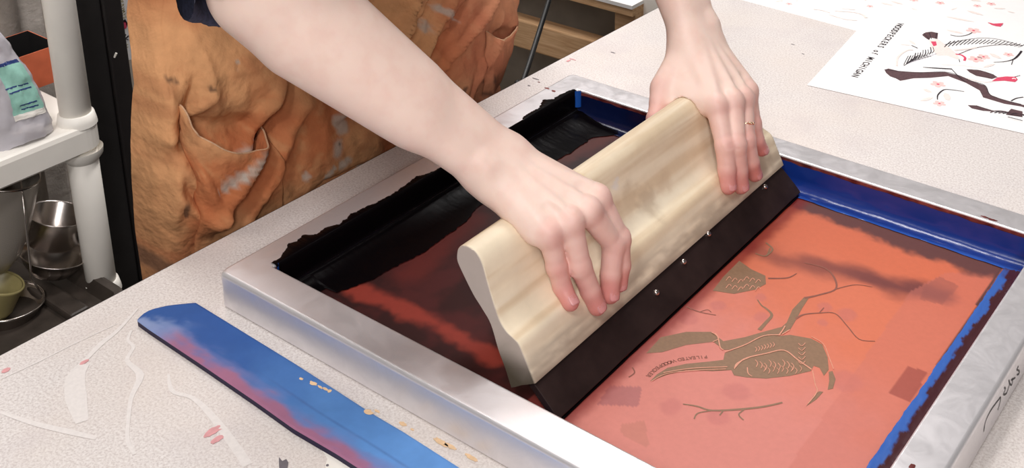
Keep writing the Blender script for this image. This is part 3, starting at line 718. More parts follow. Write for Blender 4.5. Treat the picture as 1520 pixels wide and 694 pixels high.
S([(440, 47), (480, 52), (525, 65)], .002, BLH, c7); S([(520, 74), (600, 98), (665, 104)], .0018, BLH, c7); S([(548, 56), (640, 62), (690, 74), (712, 92)], [.002, .002, .006], BLH, c7); S([(585, 43), (655, 50)], .0015, BLH, c7)
mb2 = mb.build('art_print', pm)
tag(mb2, 'pale print with only blush leaves and flowers, lying behind the titled print', 'print', 'woodpecker prints on the table')
Z1 = .00105
# ================================================================== BODY: signed distance field -> one smooth mesh
def cap(P, a, b, ra, rb):
    a = np.asarray(a, np.float32); b = np.asarray(b, np.float32); ba = b - a; L2 = float(ba @ ba) + 1e-12
    t = np.clip(((P - a) @ ba) / L2, 0, 1); d = P - a - t[:, None] * ba
    return np.sqrt((d * d).sum(1)) - (ra + (rb - ra) * t)
def ell(P, c, r, Rm=None):
    q = P - np.asarray(c, np.float32)
    if Rm is not None: q = q @ np.asarray(Rm, np.float32)
    q = q / np.asarray(r, np.float32); k = np.sqrt((q * q).sum(1)); return (k - 1) * min(r)
def smin(a, b, k):
    h = np.maximum(k - np.abs(a - b), 0) / k; return np.minimum(a, b) - h * h * k * .25
def surface_nets(sdf, lo, hi, h, band=3.0):
    lo = np.array(lo, float); n = np.ceil((np.array(hi) - lo) / h).astype(int) + 1
    cs = 6; nc = n // cs + 2
    gx = [lo[k] + (np.arange(nc[k]) + .5) * cs * h for k in range(3)]
    G = np.stack(np.meshgrid(*gx, indexing='ij'), -1).reshape(-1, 3).astype(np.float32)
    dc = np.concatenate([sdf(G[i:i + 400000]) for i in range(0, len(G), 400000)])
    act = np.abs(dc) < cs * h * .87 * 1.25 + band * h
    D = np.repeat(np.repeat(np.repeat(np.where(dc > 0, 1, -1).astype(np.float32).reshape(nc), cs, 0), cs, 1), cs, 2)
    idx = np.argwhere(act.reshape(nc)); off = np.stack(np.meshgrid(*[np.arange(cs)] * 3, indexing='ij'), -1).reshape(-1, 3)
    for i in range(0, len(idx), 3000):
        I = (idx[i:i + 3000, None, :] * cs + off[None]).reshape(-1, 3)
        D[I[:, 0], I[:, 1], I[:, 2]] = sdf((lo + I * h).astype(np.float32))
    s = D < 0
    # cells crossing
    c8 = [s[i:s.shape[0] - 1 + i, j:s.shape[1] - 1 + j, k:s.shape[2] - 1 + k] for i in (0, 1) for j in (0, 1) for k in (0, 1)]
    cnt = sum(c.astype(np.int8) for c in c8); cell = (cnt > 0) & (cnt < 8)
    ci = np.argwhere(cell); vid = -np.ones(cell.shape, np.int32); vid[cell] = np.arange(len(ci))
    acc = np.zeros((len(ci), 3)); num = np.zeros(len(ci))
    cor = np.array([(i, j, k) for i in (0, 1) for j in (0, 1) for k in (0, 1)])
    val = np.stack([D[ci[:, 0] + c[0], ci[:, 1] + c[1], ci[:, 2] + c[2]] for c in cor], 1)
    for a in range(8):
        for b in range(a + 1, 8):
            if np.abs(cor[a] - cor[b]).sum() != 1: continue
            va, vb = val[:, a], val[:, b]; m = (va < 0) != (vb < 0)
            t = np.where(m, va / (va - vb + 1e-12 * (va == vb)), 0)
            acc += np.where(m[:, None], cor[a] + t[:, None] * (cor[b] - cor[a]), 0); num += m
    V = lo + (ci + acc / num[:, None]) * h
    F = []
    for ax in range(3):
        o1, o2 = [(1, 2), (2, 0), (0, 1)][ax]
        sl0 = [slice(None)] * 3; sl1 = [slice(None)] * 3; sl0[ax] = slice(0, -1); sl1[ax] = slice(1, None)
        A_, B_ = s[tuple(sl0)], s[tuple(sl1)]; e = np.argwhere(A_ != B_)
        ok = (e[:, o1] > 0) & (e[:, o2] > 0) & (e[:, o1] < cell.shape[o1]) & (e[:, o2] < cell.shape[o2]); e = e[ok]
        inn = A_[tuple(e.T)]
        def g(d1, d2):
            q = e.copy(); q[:, o1] -= d1; q[:, o2] -= d2; return vid[tuple(q.T)]
        q = np.stack([g(1, 1), g(0, 1), g(0, 0), g(1, 0)], 1)
        q[~inn] = q[~inn][:, ::-1]; F.append(q[(q >= 0).all(1)])
    return V, np.concatenate(F)
def laplace(V, F, it=2, lam=.5):
    e = np.concatenate([F[:, [0, 1]], F[:, [1, 2]], F[:, [2, 3]], F[:, [3, 0]]]); e = np.concatenate([e, e[:, ::-1]])
    for _ in range(it):
        S_ = np.zeros_like(V); c = np.zeros(len(V)); np.add.at(S_, e[:, 0], V[e[:, 1]]); np.add.at(c, e[:, 0], 1)
        V = V + lam * (S_ / np.maximum(c, 1)[:, None] - V)
    return V
def np_mesh(name, V, F, mats, parent=None, col=None):
    me = bpy.data.meshes.new(name); me.vertices.add(len(V)); me.vertices.foreach_set('co', V.astype(np.float32).ravel())
    me.loops.add(F.size); me.loops.foreach_set('vertex_index', F.astype(np.int32).ravel())
    me.polygons.add(len(F)); me.polygons.foreach_set('loop_start', np.arange(0, F.size, 4, dtype=np.int32)); me.polygons.foreach_set('loop_total', np.full(len(F), 4, np.int32))
    me.update(calc_edges=True); me.validate()
    o = link(name, me, mats, parent)
    if col is not None:
        a = me.color_attributes.new('Col', 'FLOAT_COLOR', 'POINT'); a.data.foreach_set('color', col.astype(np.float32).ravel())
    return o
SEC = np.array(sec)
def sd_squeegee(P):
    X = P[:, 0] + .0098 * (P[:, 1] - YA); Z_ = P[:, 2]; best = np.full(len(P), 9., np.float32); ins = np.zeros(len(P), bool)
    for i in range(0, len(SEC), 1):
        a = SEC[i]; b = SEC[(i + 1) % len(SEC)]; ex, ez = b - a
        t = np.clip(((X - a[0]) * ex + (Z_ - a[1]) * ez) / (ex * ex + ez * ez + 1e-12), 0, 1)
        d = np.hypot(X - a[0] - ex * t, Z_ - a[1] - ez * t); best = np.minimum(best, d)
        if ez != 0: ins ^= ((a[1] > Z_) != (b[1] > Z_)) & (X < ex * (Z_ - a[1]) / ez + a[0])
    return np.where(ins, -best, best)

V3 = lambda *a: np.array(a, float)
def nrm(v): return v / np.linalg.norm(v)
ARMS = {
 'R': dict(W=V3(.2443, .1392, .1762), E=V3(.1012, .0114, .3602), S=V3(-.06, .10, .61),
   index=[(.31997, .18753, .14477), (.33719, .19820, .10385), (.34031, .19717, .07669), (.34007, .19442, .05923)],
   middle=[(.32446, .16651, .14343), (.33710, .18992, .10266), (.33901, .18334, .07321), (.34128, .17911, .05612)],
   ring=[(.32068, .14490, .14216), (.33023, .14792, .09861), (.33663, .15430, .07176), (.34156, .15777, .05531)],
   pinky=[(.31131, .12606, .13588), (.31764, .13002, .10207), (.32176, .13223, .08196), (.33256, .12967, .07142)],
   thumb=[(.246, .160, .166), (.243, .203, .142), (.251, .233, .118), (.270, .248, .096)]),
 'L': dict(W=V3(.2444, .4853, .1798), E=V3(.1207, .5298, .38), S=V3(-.04, .465, .62),
   index=[(.30365, .43191, .13686), (.32504, .41619, .10163), (.33190, .41020, .07726), (.33640, .40644, .06155)],
   middle=[(.31314, .45049, .13776), (.33310, .42656, .10113), (.33730, .42715, .07101), (.34019, .42775, .05361)],
   ring=[(.31521, .47087, .13397), (.33189, .45095, .09668), (.33744, .45392, .06940), (.33957, .45980, .05326)],
   pinky=[(.30993, .49089, .13333), (.32217, .48386, .10031), (.32824, .48355, .08067), (.33120, .49044, .06758)],
   thumb=[(.244, .462, .168), (.240, .424, .143), (.250, .395, .119), (.270, .380, .096)])}
RADF = {'index': (.0108, .0095, .0086, .0075), 'middle': (.0108, .0096, .0087, .0077), 'ring': (.0104, .0091, .0083, .0073), 'pinky': (.0094, .0083, .0076, .0066), 'thumb': (.014, .0112, .0100, .0085)}
HS = 1.08
FN = ['index', 'middle', 'ring', 'pinky']
for s_, A_ in ARMS.items():
    for f_ in FN + ['thumb']: A_[f_] = [V3(*p) for p in A_[f_]]
    A_['u'] = nrm(A_['index'][0] - A_['pinky'][0])
    mid = (A_['index'][0] + A_['pinky'][0]) / 2; ax = nrm(mid - A_['W'])
    n_ = np.cross(A_['u'], ax); n_ = n_ if n_[2] > 0 else -n_; A_['n'] = nrm(n_); A_['ax'] = ax
    fa = nrm(A_['W'] - A_['E']); uw = A_['u'] - fa * (A_['u'] @ fa); A_['uw'] = nrm(uw); nw = np.cross(A_['uw'], fa); A_['nw'] = nrm(nw if nw @ A_['n'] > 0 else -nw)

def hand_sdf(A_):
    W_, E_, u, n, uw, nw, Sh = (A_[k] for k in ('W', 'E', 'u', 'n', 'uw', 'nw', 'S'))
    mc0 = {'index': .015, 'middle': .005, 'ring': -.006, 'pinky': -.015}
    def sdf(P):
        # forearm: radius and ulna sides with muscle belly
        d = cap(P, E_ + uw * .004, W_ + uw * .0100, .036, .0195)
        d = smin(d, cap(P, E_ - uw * .012, W_ - uw * .0125, .037, .0195), .012)
        d = smin(d, cap(P, E_ * .92 + W_ * .08 - uw * .001, E_ * .42 + W_ * .58 - uw * .002, .0415, .0280), .02)
        d = smin(d, cap(P, E_ * .80 + W_ * .20 - uw * .014 - nw * .006, E_ * .35 + W_ * .65 - uw * .012 - nw * .003, .0400, .0265), .02)
        d = smin(d, cap(P, E_, E_ * .75 + Sh * .25, .043, .045), .03)
        d = smin(d, cap(P, W_ - uw * .017 + nw * .0125 + (E_ - W_) * .06, W_ - uw * .016 + nw * .0125 + (E_ - W_) * .08, .0108, .0100), .008)   # ulna head
        # palm
        p = None
        for f_ in FN:
            m = A_[f_][0]; a = W_ + u * mc0[f_]
            c = cap(P, a, m - n * .001, .0150 * HS, .0108 * HS); p = c if p is None else smin(p, c, .012)
            c = cap(P, a - n * .007, m - n * .007 - A_['ax'] * .010, .0125 * HS, .0095 * HS); p = smin(p, c, .010)
        th = A_['thumb']
        p = smin(p, cap(P, W_ + u * .012 - n * .004, th[1], .0155, .0125), .014)
        web = A_['index'][0] - A_['ax'] * .010 - n * .009
        for q_ in (.25, .5, .75, 1.0): p = smin(p, cap(P, th[0] * (1 - q_) + th[1] * q_ - n * .002, web, .0110 - .001 * q_, .0095), .010)
        w2 = th[1] * .45 + A_['index'][0] * .55 - n * .014
        p = smin(p, cap(P, th[2] * .5 + th[1] * .5, w2, .0110, .0100), .012)
        p = smin(p, cap(P, th[0] - n * .004, A_['index'][0] * .55 + th[1] * .45 - n * .006, .0115, .0085), .014)
        p = smin(p, cap(P, W_ - u * .014 - n * .006, A_['pinky'][0] - n * .006 - A_['ax'] * .012, .0140, .0105), .012)
        for f_ in FN:      # knuckles and tendons
            m = A_[f_][0]; r = RADF[f_][0] * HS
            p = smin(p, cap(P, W_ + u * mc0[f_] * .5 + n * .0135, m + n * (r * .86) - A_['ax'] * .012, .0016, .0024), .007)
            p = smin(p, cap(P, m + n * .0022, m + n * .0018 - A_['ax'] * .003, r * .93, r * .9), .004)
            if f_ != 'pinky':     # soft hollow between knuckles
                q = FN[FN.index(f_) + 1]; g_ = (m + A_[q][0]) / 2 + n * (r + .0045)
                h_ = cap(P, g_ - A_['ax'] * .016, g_ + A_['ax'] * .006, .0040, .0052); p = -smin(-p, h_, .006)
        d = smin(d, p, .016)
        for f_ in FN + ['thumb']:
            J = A_[f_]; R_ = [r * 1.15 if f_ != 'thumb' else r for r in RADF[f_]]
            if f_ == 'thumb': fg = cap(P, J[0], J[1], R_[0], R_[1]); fg = smin(fg, cap(P, J[1], J[2], R_[1] * .95, R_[2]), .004); fg = smin(fg, cap(P, J[2], J[3], R_[2], R_[3]), .003)
            else:
                fg = cap(P, J[0], J[1], R_[0] * .97, R_[1] * .93)
                m_ = (J[1] + J[2]) / 2
                fg = smin(fg, cap(P, J[1], J[2], R_[1] * .97, R_[2] * .97), .003)
                fg = smin(fg, cap(P, J[2], J[3], R_[2] * .98, R_[3]), .0025)
                a = nrm(J[0] - J[1]); b = nrm(J[2] - J[1]); dn = -(a + b); dn = dn / (np.linalg.norm(dn) + 1e-6)
                fg = smin(fg, cap(P, J[1] + dn * .0012, J[1] + dn * .0014 + b * .002, R_[1] * .98, R_[1] * .95), .003)
                # pad of the fingertip
                fg = smin(fg, cap(P, J[3] - b * 0, J[3] + nrm(J[3] - J[2]) * .0006, R_[3] * 1.0, R_[3] * .96), .002)
                # creases over the knuckle
                for o_ in (-.0022, .0002, .0026):
                    cpt = J[1] + dn * (R_[1] + .0012) + b * o_; sd_ = nrm(np.cross(a, b) + 1e-9)
                    cr = cap(P, cpt - sd_ * .0035, cpt + sd_ * .0035, .0005, .0005); fg = -smin(-fg, cr, .0014)
            dm = np.sqrt(((P - J[0]) ** 2).sum(1)); k = .0016 + .0085 * np.exp(-(dm / (.016 if f_ != 'thumb' else .03)) ** 2)
            d = smin(d, fg, k)
        near = (P[:, 0] > .235) & (P[:, 2] < .165)
        if near.any():
            q = d[near]; d[near] = np.maximum(q, -(sd_squeegee(P[near]) - .0002))
        return d
    return sdf
SKL, SKP, SKR = np.array(srgb(244, 218, 204)), np.array(srgb(226, 168, 158)), np.array(srgb(208, 122, 116))
def skin_colour(V, A_):
    w1 = np.zeros(len(V)); w2 = np.zeros(len(V))
    for f_ in FN + ['thumb']:
        J = A_[f_]
        for a, b, k in ((J[0], J[1], .55), (J[1], J[2], .8), (J[2], J[3], 1.0)):
            d = cap(V.astype(np.float32), a, b, .008, .008); w1 = np.maximum(w1, k * np.clip(1 - d / .008, 0, 1) * (1 if k > .6 else 1))
        d = np.linalg.norm(V - J[3], axis=1); w2 = np.maximum(w2, .75 * np.clip(1 - (d - .006) / .018, 0, 1))
        d = np.linalg.norm(V - (J[1] + A_['n'] * .004), axis=1); w2 = np.maximum(w2, .35 * np.clip(1 - (d - .005) / .009, 0, 1))
        if f_ != 'thumb':
            d = np.linalg.norm(V - (J[0] + A_['n'] * .004 + A_['ax'] * .004), axis=1); w2 = np.maximum(w2, .30 * np.clip(1 - (d - .006) / .012, 0, 1))
    nz = np.array([noise.noise(Vector(p) * 55) for p in V[::1]]) * .5 + .5
    w1 = np.clip(w1 + .18 * nz, 0, 1)[:, None]; w2 = np.clip(w2 * (.7 + .5 * nz), 0, 1)[:, None]
    c = SKL * (1 - w1) + SKP * w1; return c * (1 - w2) + SKR * w2

person = empty('person', 'person in an ochre apron and navy top pushing a squeegee with both hands', 'person', loc=(-.25, .29, -.9))
def pchild(o, p=None):
    if p is None: o.parent = person; o.matrix_parent_inverse = Matrix.Translation((.25, -.29, .9))
    else: o.parent = p
    return o
VV, FF, CC = [], [], []; base = 0
for s_ in ('R', 'L'):
    A_ = ARMS[s_]; pts = np.array([A_['E'], A_['W'], A_['E'] * .78 + A_['S'] * .22] + [p for f_ in FN + ['thumb'] for p in A_[f_]])
    lo = pts.min(0) - .085; hi = pts.max(0) + .075
    lo[2] = max(lo[2], .034)
    V_, F_2 = surface_nets(hand_sdf(A_), lo, hi, .0015)
    V_ = laplace(V_, F_2, 1, .4)
    VV.append(V_); FF.append(F_2 + base); CC.append(skin_colour(V_, A_)); base += len(V_)
# torso, neck, head, upper arms, legs
HIP, WST, CHS, NEK, HED = V3(-.30, .34, .02), V3(-.28, .34, .20), V3(-.13, .30, .48), V3(-.055, .285, .67), V3(.07, .285, .80)
hx = nrm(V3(.75, 0, -.66)); hz = nrm(V3(.66, 0, .75)); hy = V3(0, 1, 0); HR = np.stack([hx, hy, hz], 1)
def hp(x, y, z): return HED + hx * x + hy * y + hz * z
def torso_sdf(P, g=0.0, arms=True, legs=True, head=True, sleeve=False):
    d = ell(P, WST * .4 + HIP * .6, (.115 + g, .155 + g, .15 + g)); d = smin(d, ell(P, WST, (.10 + g, .130 + g, .16 + g)), .06)
    d = smin(d, ell(P, CHS, (.115 + g, .150 + g, .17 + g)), .07)
    for A_ in ARMS.values():
        d = smin(d, cap(P, CHS * .4 + A_['S'] * .6, A_['S'], .065 + g, .060 + g), .05)
        if arms: d = smin(d, cap(P, A_['S'], A_['S'] * .12 + A_['E'] * .88, .056 + g, .043 + g), .02)
    if head:
        d = smin(d, cap(P, NEK - V3(.03, 0, .05), HED - hz * .06 - hx * .02, .058 + g, .052 + g), .04)
        d = smin(d, ell(P, HED, (.095, .075, .115), HR), .02); d = smin(d, ell(P, hp(.015, 0, -.05), (.075, .06, .065), HR), .03)
        d = smin(d, cap(P, hp(.092, 0, .012), hp(.110, 0, -.022), .007, .011), .012); d = smin(d, cap(P, hp(.088, -.012, -.052), hp(.088, .012, -.052), .008, .008), .008)
        d = smin(d, cap(P, hp(.078, 0, -.098), hp(.078, 0, -.094), .018, .018), .02); d = smin(d, cap(P, hp(.082, -.04, .03), hp(.082, .04, .03), .012, .012), .014)
        for q in (-1, 1):
            d = -smin(-d, cap(P, hp(.100, q * .032, .008), hp(.100, q * .030, .008), .010, .010), .012)
            d = smin(d, ell(P, hp(.080, q * .031, .008), (.012, .014, .011), HR), .003)
            d = smin(d, ell(P, hp(-.01, q * .078, -.012), (.020, .009, .031), HR), .006)
    if legs:
        for q in (-1, 1):
            a, k, f_ = V3(-.29, .34 + q * .075, .0), V3(-.27, .34 + q * .10, -.42), V3(-.31, .34 + q * .12, -.84)
            d = smin(d, cap(P, a, k, .088 + g, .058 + g), .04); d = smin(d, cap(P, k, f_, .060 + g, .040 + g), .02)
            d = smin(d, cap(P, f_ - V3(.03, 0, .015), f_ + V3(.15, 0, -.025), .036 + g * .5, .030 + g * .5), .02)
    return d
V_, F_2 = surface_nets(lambda P: torso_sdf(P), (-.55, -.05, -.905), (.26, .65, 1.02), .0075); V_ = laplace(V_, F_2, 2, .5)
VV.append(V_); FF.append(F_2 + base); CC.append(np.tile(SKL, (len(V_), 1)))
body = pchild(np_mesh('body', np.concatenate(VV), np.concatenate(FF), 'skin', col=np.concatenate(CC)))
# shirt with short sleeves
def shirt_sdf(P):
    d = torso_sdf(P, .012, legs=False, head=False, arms=False)
    for k_, A_ in ARMS.items():
        e = 1.015 if k_ == 'R' else .72
        end = A_['S'] * (1 - e) + A_['E'] * e
        sl = cap(P, A_['S'], end, .074, .0735); ax_ = nrm(A_['E'] - A_['S'])
        sl = np.maximum(sl, (P - end) @ ax_ - .012 - .002 * np.sin(P[:, 1] * 60 + P[:, 2] * 50))
        d = smin(d, sl, .03)
        inn = cap(P, end - ax_ * .015, end + ax_ * .2, .060, .060)
        d = np.maximum(d, -inn)
    d = np.maximum(d, -cap(P, NEK - V3(.02, 0, .01), HED, .062, .07))
    d = d + .0018 * np.sin(P[:, 0] * 90 + 3 * np.sin(P[:, 2] * 40)) * np.cos(P[:, 1] * 70)
    return np.maximum(d, -(P[:, 2] - .06))
V_, F_2 = surface_nets(shirt_sdf, (-.5, -.05, .03), (.20, .65, .82), .005); V_ = laplace(V_, F_2, 2, .5)
pchild(np_mesh('shirt', V_, F_2, 'navy'))
def trouser_sdf(P):
    d = torso_sdf(P, .014, arms=False, head=False); return np.maximum(np.maximum(d, P[:, 2] - .10), -(P[:, 2] + .80))
V_, F_2 = surface_nets(trouser_sdf, (-.52, -.02, -.83), (-.05, .62, .13), .009); V_ = laplace(V_, F_2, 2, .5)
pchild(np_mesh('trousers', V_, F_2, 'denim'))
def hair_sdf(P):
    d = ell(P, hp(-.022, 0, .022), (.092, .084, .112), HR); d = np.maximum(d, (P - hp(.052, 0, .03)) @ hx * .8 - (P - hp(.052, 0, .03)) @ hz * .6)
    d = smin(d, ell(P, hp(-.105, 0, .04), (.042, .045, .042), HR), .015); return d + .0015 * np.sin(P[:, 1] * 420 + 2 * np.sin(P[:, 2] * 60))
V_, F_2 = surface_nets(hair_sdf, (-.20, .14, .66), (.24, .44, 1.02), .004); pchild(np_mesh('hair', V_, F_2, 'hair'))
def shoe_sdf(P):
    d = 9
    for q in (-1, 1):
        f_ = V3(-.31, .34 + q * .12, -.84); d = np.minimum(d, smin(cap(P, f_ - V3(.03, 0, .012), f_ + V3(.155, 0, -.022), .045, .036), cap(P, f_, f_ + V3(0, 0, .03), .048, .05), .03))
    return np.maximum(d, -(P[:, 2] + .899))
for q in (-1, 1):
    f_ = V3(-.31, .34 + q * .12, -.84)
    sf = lambda P, f_=f_: np.maximum(smin(cap(P, f_ - V3(.03, 0, .012), f_ + V3(.155, 0, -.022), .045, .036), cap(P, f_, f_ + V3(0, 0, .03), .048, .05), .03), -(P[:, 2] + .899))
    V_, F_2 = surface_nets(sf, (-.42, f_[1] - .07, -.91), (-.08, f_[1] + .07, -.75), .006); pchild(np_mesh('shoe', V_, F_2, 'black'))
# fingernails
for s_ in ('R', 'L'):
    A_ = ARMS[s_]
    for f_ in FN:
        J = A_[f_]; ax_ = nrm(J[3] - J[2]); nq = V3(.86, -.05, .51); nq = nrm(nq - ax_ * (nq @ ax_)); sd_ = np.cross(ax_, nq); r = RADF[f_][3] * 1.15 + .00025
        rows = []
        for i in range(9):
            t_ = -.0050 + .0095 * i / 8; row = []
            wd = .80 * (1 - .25 * abs(i / 8 * 2 - 1) ** 4)
            for j in range(9):
                a = (j / 8 - .5) * 2 * wd; rr = r * (1 - .10 * max(0, i / 8 - .6) ** 2) + .0001
                c_ = J[3] + ax_ * t_; rr2 = rr * (1.0 + .03 * (1 - abs(i / 4 - 1)))
                row.append(tuple(c_ + nq * math.cos(a) * rr2 * .985 + sd_ * math.sin(a) * rr2))
            rows.append(row)
        m = MB(); m.grid(rows); o = m.build('fingernail', 'nail', smooth=True); sm_ = o.modifiers.new('thick', 'SOLIDIFY'); sm_.thickness = .0005; pchild(o)
# ring on the left hand
J = ARMS['L']['ring']; c_ = J[0] * .36 + J[1] * .64; ax_ = nrm(J[1] - J[0]); q = Vector(ax_).to_track_quat('Z', 'Y').to_matrix().to_4x4()
m = MB(); R0 = .0090 * 1.06
m.lathe([(R0, -.0009), (R0 + .0008, -.0008), (R0 + .0012, 0), (R0 + .0008, .0009), (R0, .0009)], 40, M=Matrix.Translation(Vector(c_)) @ q)
nn = nrm(V3(.80, -.25, .55)); nn = nrm(nn - ax_ * (nn @ ax_)); sd_ = np.cross(ax_, nn)
for k in (-1, 0, 1):
    pc = c_ + nn * (R0 + .0014) + sd_ * k * .0028
    m.lathe([(0, -.0016), (.0012, -.0011), (.0017 if k == 0 else .0013, 0), (.0012, .0011), (0, .0016)], 12, M=Matrix.Translation(Vector(pc)))
pchild(m.build('finger_ring', 'gold', smooth=True))

# ------------------------------------------------------------------ apron
AZ = [-.5, -.06, -.03, 0, .03, .06, .09, .12, .15, .18, .21, .24, .27, .36, .52]
AL = [.06, .044, .044, .044, .045, .046, .050, .055, .062, .072, .086, .099, .110, .13, .19]
AR = [.55, .5682, .5923, .6132, .6344, .6416, .6429, .6479, .65, .65, .65, .64, .63, .54, .42]
def ap_half(z): return (float(np.interp(z, AZ, AR)) - float(np.interp(z, AZ, AL))) / 2
def ap_cy(z): return (float(np.interp(z, AZ, AR)) + float(np.interp(z, AZ, AL))) / 2
def ap_front(z): return float(np.interp(z, [-.5, -.04, .03, .10, .16, .19, .22, .27, .32, .40, .52], [-.14, -.122, -.120, -.120, -.124, -.140, -.160, -.172, -.120, .0, .04]))
def ap_base(s, z):
    a = ap_half(z); cy = ap_cy(z); dep_ = .07 if s < 0 else .05
    ang = s * PI / 2 * 1.08
    y = cy + a * math.sin(ang) if abs(ang) < PI / 2 else cy + a * math.copysign(1, s)
    cx = abs(math.cos(ang)) ** .4 if abs(ang) < PI / 2 else 0
    return ap_front(z) - dep_ * (1 - cx) - .05 * max(0, abs(ang) - PI / 2), y
def ap_s(y, z): return math.asin(max(-1, min(1, (y - ap_cy(z)) / ap_half(z)))) / (PI / 2 * 1.08)
def apx(px, py):
    "photo pixel -> (y, z) where it meets the smooth front of the apron"
    x = -.125
    for _ in range(14):
        y, z = atx(px, py, x); x = .5 * x + .5 * ap_base(ap_s(y, z), z)[0]
    return atx(px, py, x)
fold_px = [((440, 120), (325, 340), .012, -.020), ((420, 125), (300, 330), .010, .008), ((455, 150), (345, 345), .010, .006), ((620, -20), (500, 175), .006, .010), ((655, -20), (530, 180), .005, -.010), ((680, -20), (556, 185), .006, .010),
           ((705, -20), (572, 190), .005, -.009), ((735, -10), (600, 170), .006, .009), ((600, 20), (545, 120), .008, .008), ((230, 130), (255, 330), .008, .007), ((290, 120), (250, 250), .008, -.006), ((320, 140), (240, 210), .006, .005),
           ((270, 240), (330, 350), .007, .006), ((210, 200), (235, 400), .008, -.006), ((265, 290), (310, 330), .006, .006), ((600, 215), (480, 290), .006, .007), ((565, 235), (470, 275), .004, -.006), ((560, 40), (470, 60), .01, .005), ((745, 20), (690, 160), .006, .006), ((200, 60), (215, 300), .007, .006)]
folds = [(apx(*a), apx(*b), w_, h_) for a, b, w_, h_ in fold_px]
stain_px = [((352, 236), (366, 226), .009, 0), ((372, 226), (402, 196), .006, 0), ((353, 92), (353, 102), .002, 0), ((500, 178), (508, 190), .010, 0), ((498, 215), (500, 225), .010, 0), ((515, 238), (505, 245), .007, 0), ((478, 268), (492, 250), .004, 0), ((632, 38), (634, 40), .009, 0), ((650, 12), (672, 24), .006, 0),
            ((676, 30), (678, 32), .005, 0), ((708, 38), (712, 42), .005, 0), ((596, 58), (606, 54), .006, 0), ((450, 260), (452, 262), .004, 0), ((340, 250), (375, 228), .003, 0), ((535, 250), (545, 244), .004, 0), ((718, 118), (738, 116), .004, 1), ((742, 90), (742, 100), .003, 1), ((232, 385), (238, 390), .010, 1), ((262, 300), (272, 320), .003, 1), ((248, 118), (260, 120), .004, 1), ((312, 132), (318, 134), .002, 1), ((690, 130), (675, 150), .004, 1), ((497, 212), (500, 214), .002, 1)]
stains_a = [(apx(*a), apx(*b), w_, k_) for a, b, w_, k_ in stain_px]
def dseg(p, a, b):
    dx, dy = b[0] - a[0], b[1] - a[1]; L2 = dx * dx + dy * dy + 1e-12; t = max(0, min(1, ((p[0] - a[0]) * dx + (p[1] - a[1]) * dy) / L2)); return math.hypot(p[0] - a[0] - t * dx, p[1] - a[1] - t * dy), t
def ap_disp(y, z):
    r1 = 1 - abs(fbm(y * 9 + z * 3, z * 5, 1, 2)) * 3.2; r2 = 1 - abs(fbm(y * 22 + z * 6 + 7, z * 9, 4, 2)) * 3
    d = .0060 * max(r1, -.5) + .0034 * max(r2, -.5) + .0014 * fbm(y * 40 + z * 10, z * 22, 4) - .004
    for a, b, w_, h_ in folds:
        q, t = dseg((y, z), a, b)
        if q < w_ * 3: d += 1.5 * h_ * math.exp(-(q / w_) ** 2 * 1.4) * sst(0, .25, t + .12) * sst(1, .75, t - .12)
    return d
dents = [(apx(292, 190), apx(372, 192), .018, .020), (apx(732, 50), apx(752, 48), .010, .010)]
def ap_point(s, z, off=0.0):
    x, y = ap_base(s, z)
    d = ap_disp(y, z) * (1 if abs(s) < .8 else .8) + off
    if off == 0:        # cloth behind the gaping pocket mouths lies further back
        for a_, b_, w_, h_ in dents:
            q_, t_ = dseg((y, z), a_, b_)
            if q_ < w_ * 2.5: d -= h_ * math.exp(-(q_ / w_) ** 2 * 1.2)
    if z < .004 and z > -.06 and x + d > -.104: d = -.104 - x      # cloth rests against the table edge
    return (x + d, y + .4 * d * s, z)
def ap_col(y, z):
    n = fbm(y * 9, z * 9, 2); n2 = fbm(y * 40, z * 40, 5); n3 = fbm(y * 120, z * 120, 9)
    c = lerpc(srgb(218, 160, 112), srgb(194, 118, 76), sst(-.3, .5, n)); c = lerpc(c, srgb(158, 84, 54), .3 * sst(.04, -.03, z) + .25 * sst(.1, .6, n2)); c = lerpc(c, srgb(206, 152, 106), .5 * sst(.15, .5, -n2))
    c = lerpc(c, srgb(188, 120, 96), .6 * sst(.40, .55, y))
    for a, b, w_, k_ in stains_a:
        q, t = dseg((y, z), a, b)
        if q < w_ * 1.6:
            m_ = sst(w_ * 1.15, w_ * .5, q + n3 * .0030 + n2 * .003); c = lerpc(c, srgb(190, 178, 166) if k_ == 0 else srgb(70, 52, 48), (.75 if k_ == 0 else .7) * m_)
    return c
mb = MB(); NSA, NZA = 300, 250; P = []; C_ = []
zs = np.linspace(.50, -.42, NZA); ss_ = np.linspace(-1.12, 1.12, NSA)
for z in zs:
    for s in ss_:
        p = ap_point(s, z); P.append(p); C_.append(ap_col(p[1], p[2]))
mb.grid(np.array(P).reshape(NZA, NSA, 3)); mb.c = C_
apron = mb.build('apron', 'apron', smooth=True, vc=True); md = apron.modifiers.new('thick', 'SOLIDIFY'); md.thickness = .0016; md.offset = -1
pchild(apron)
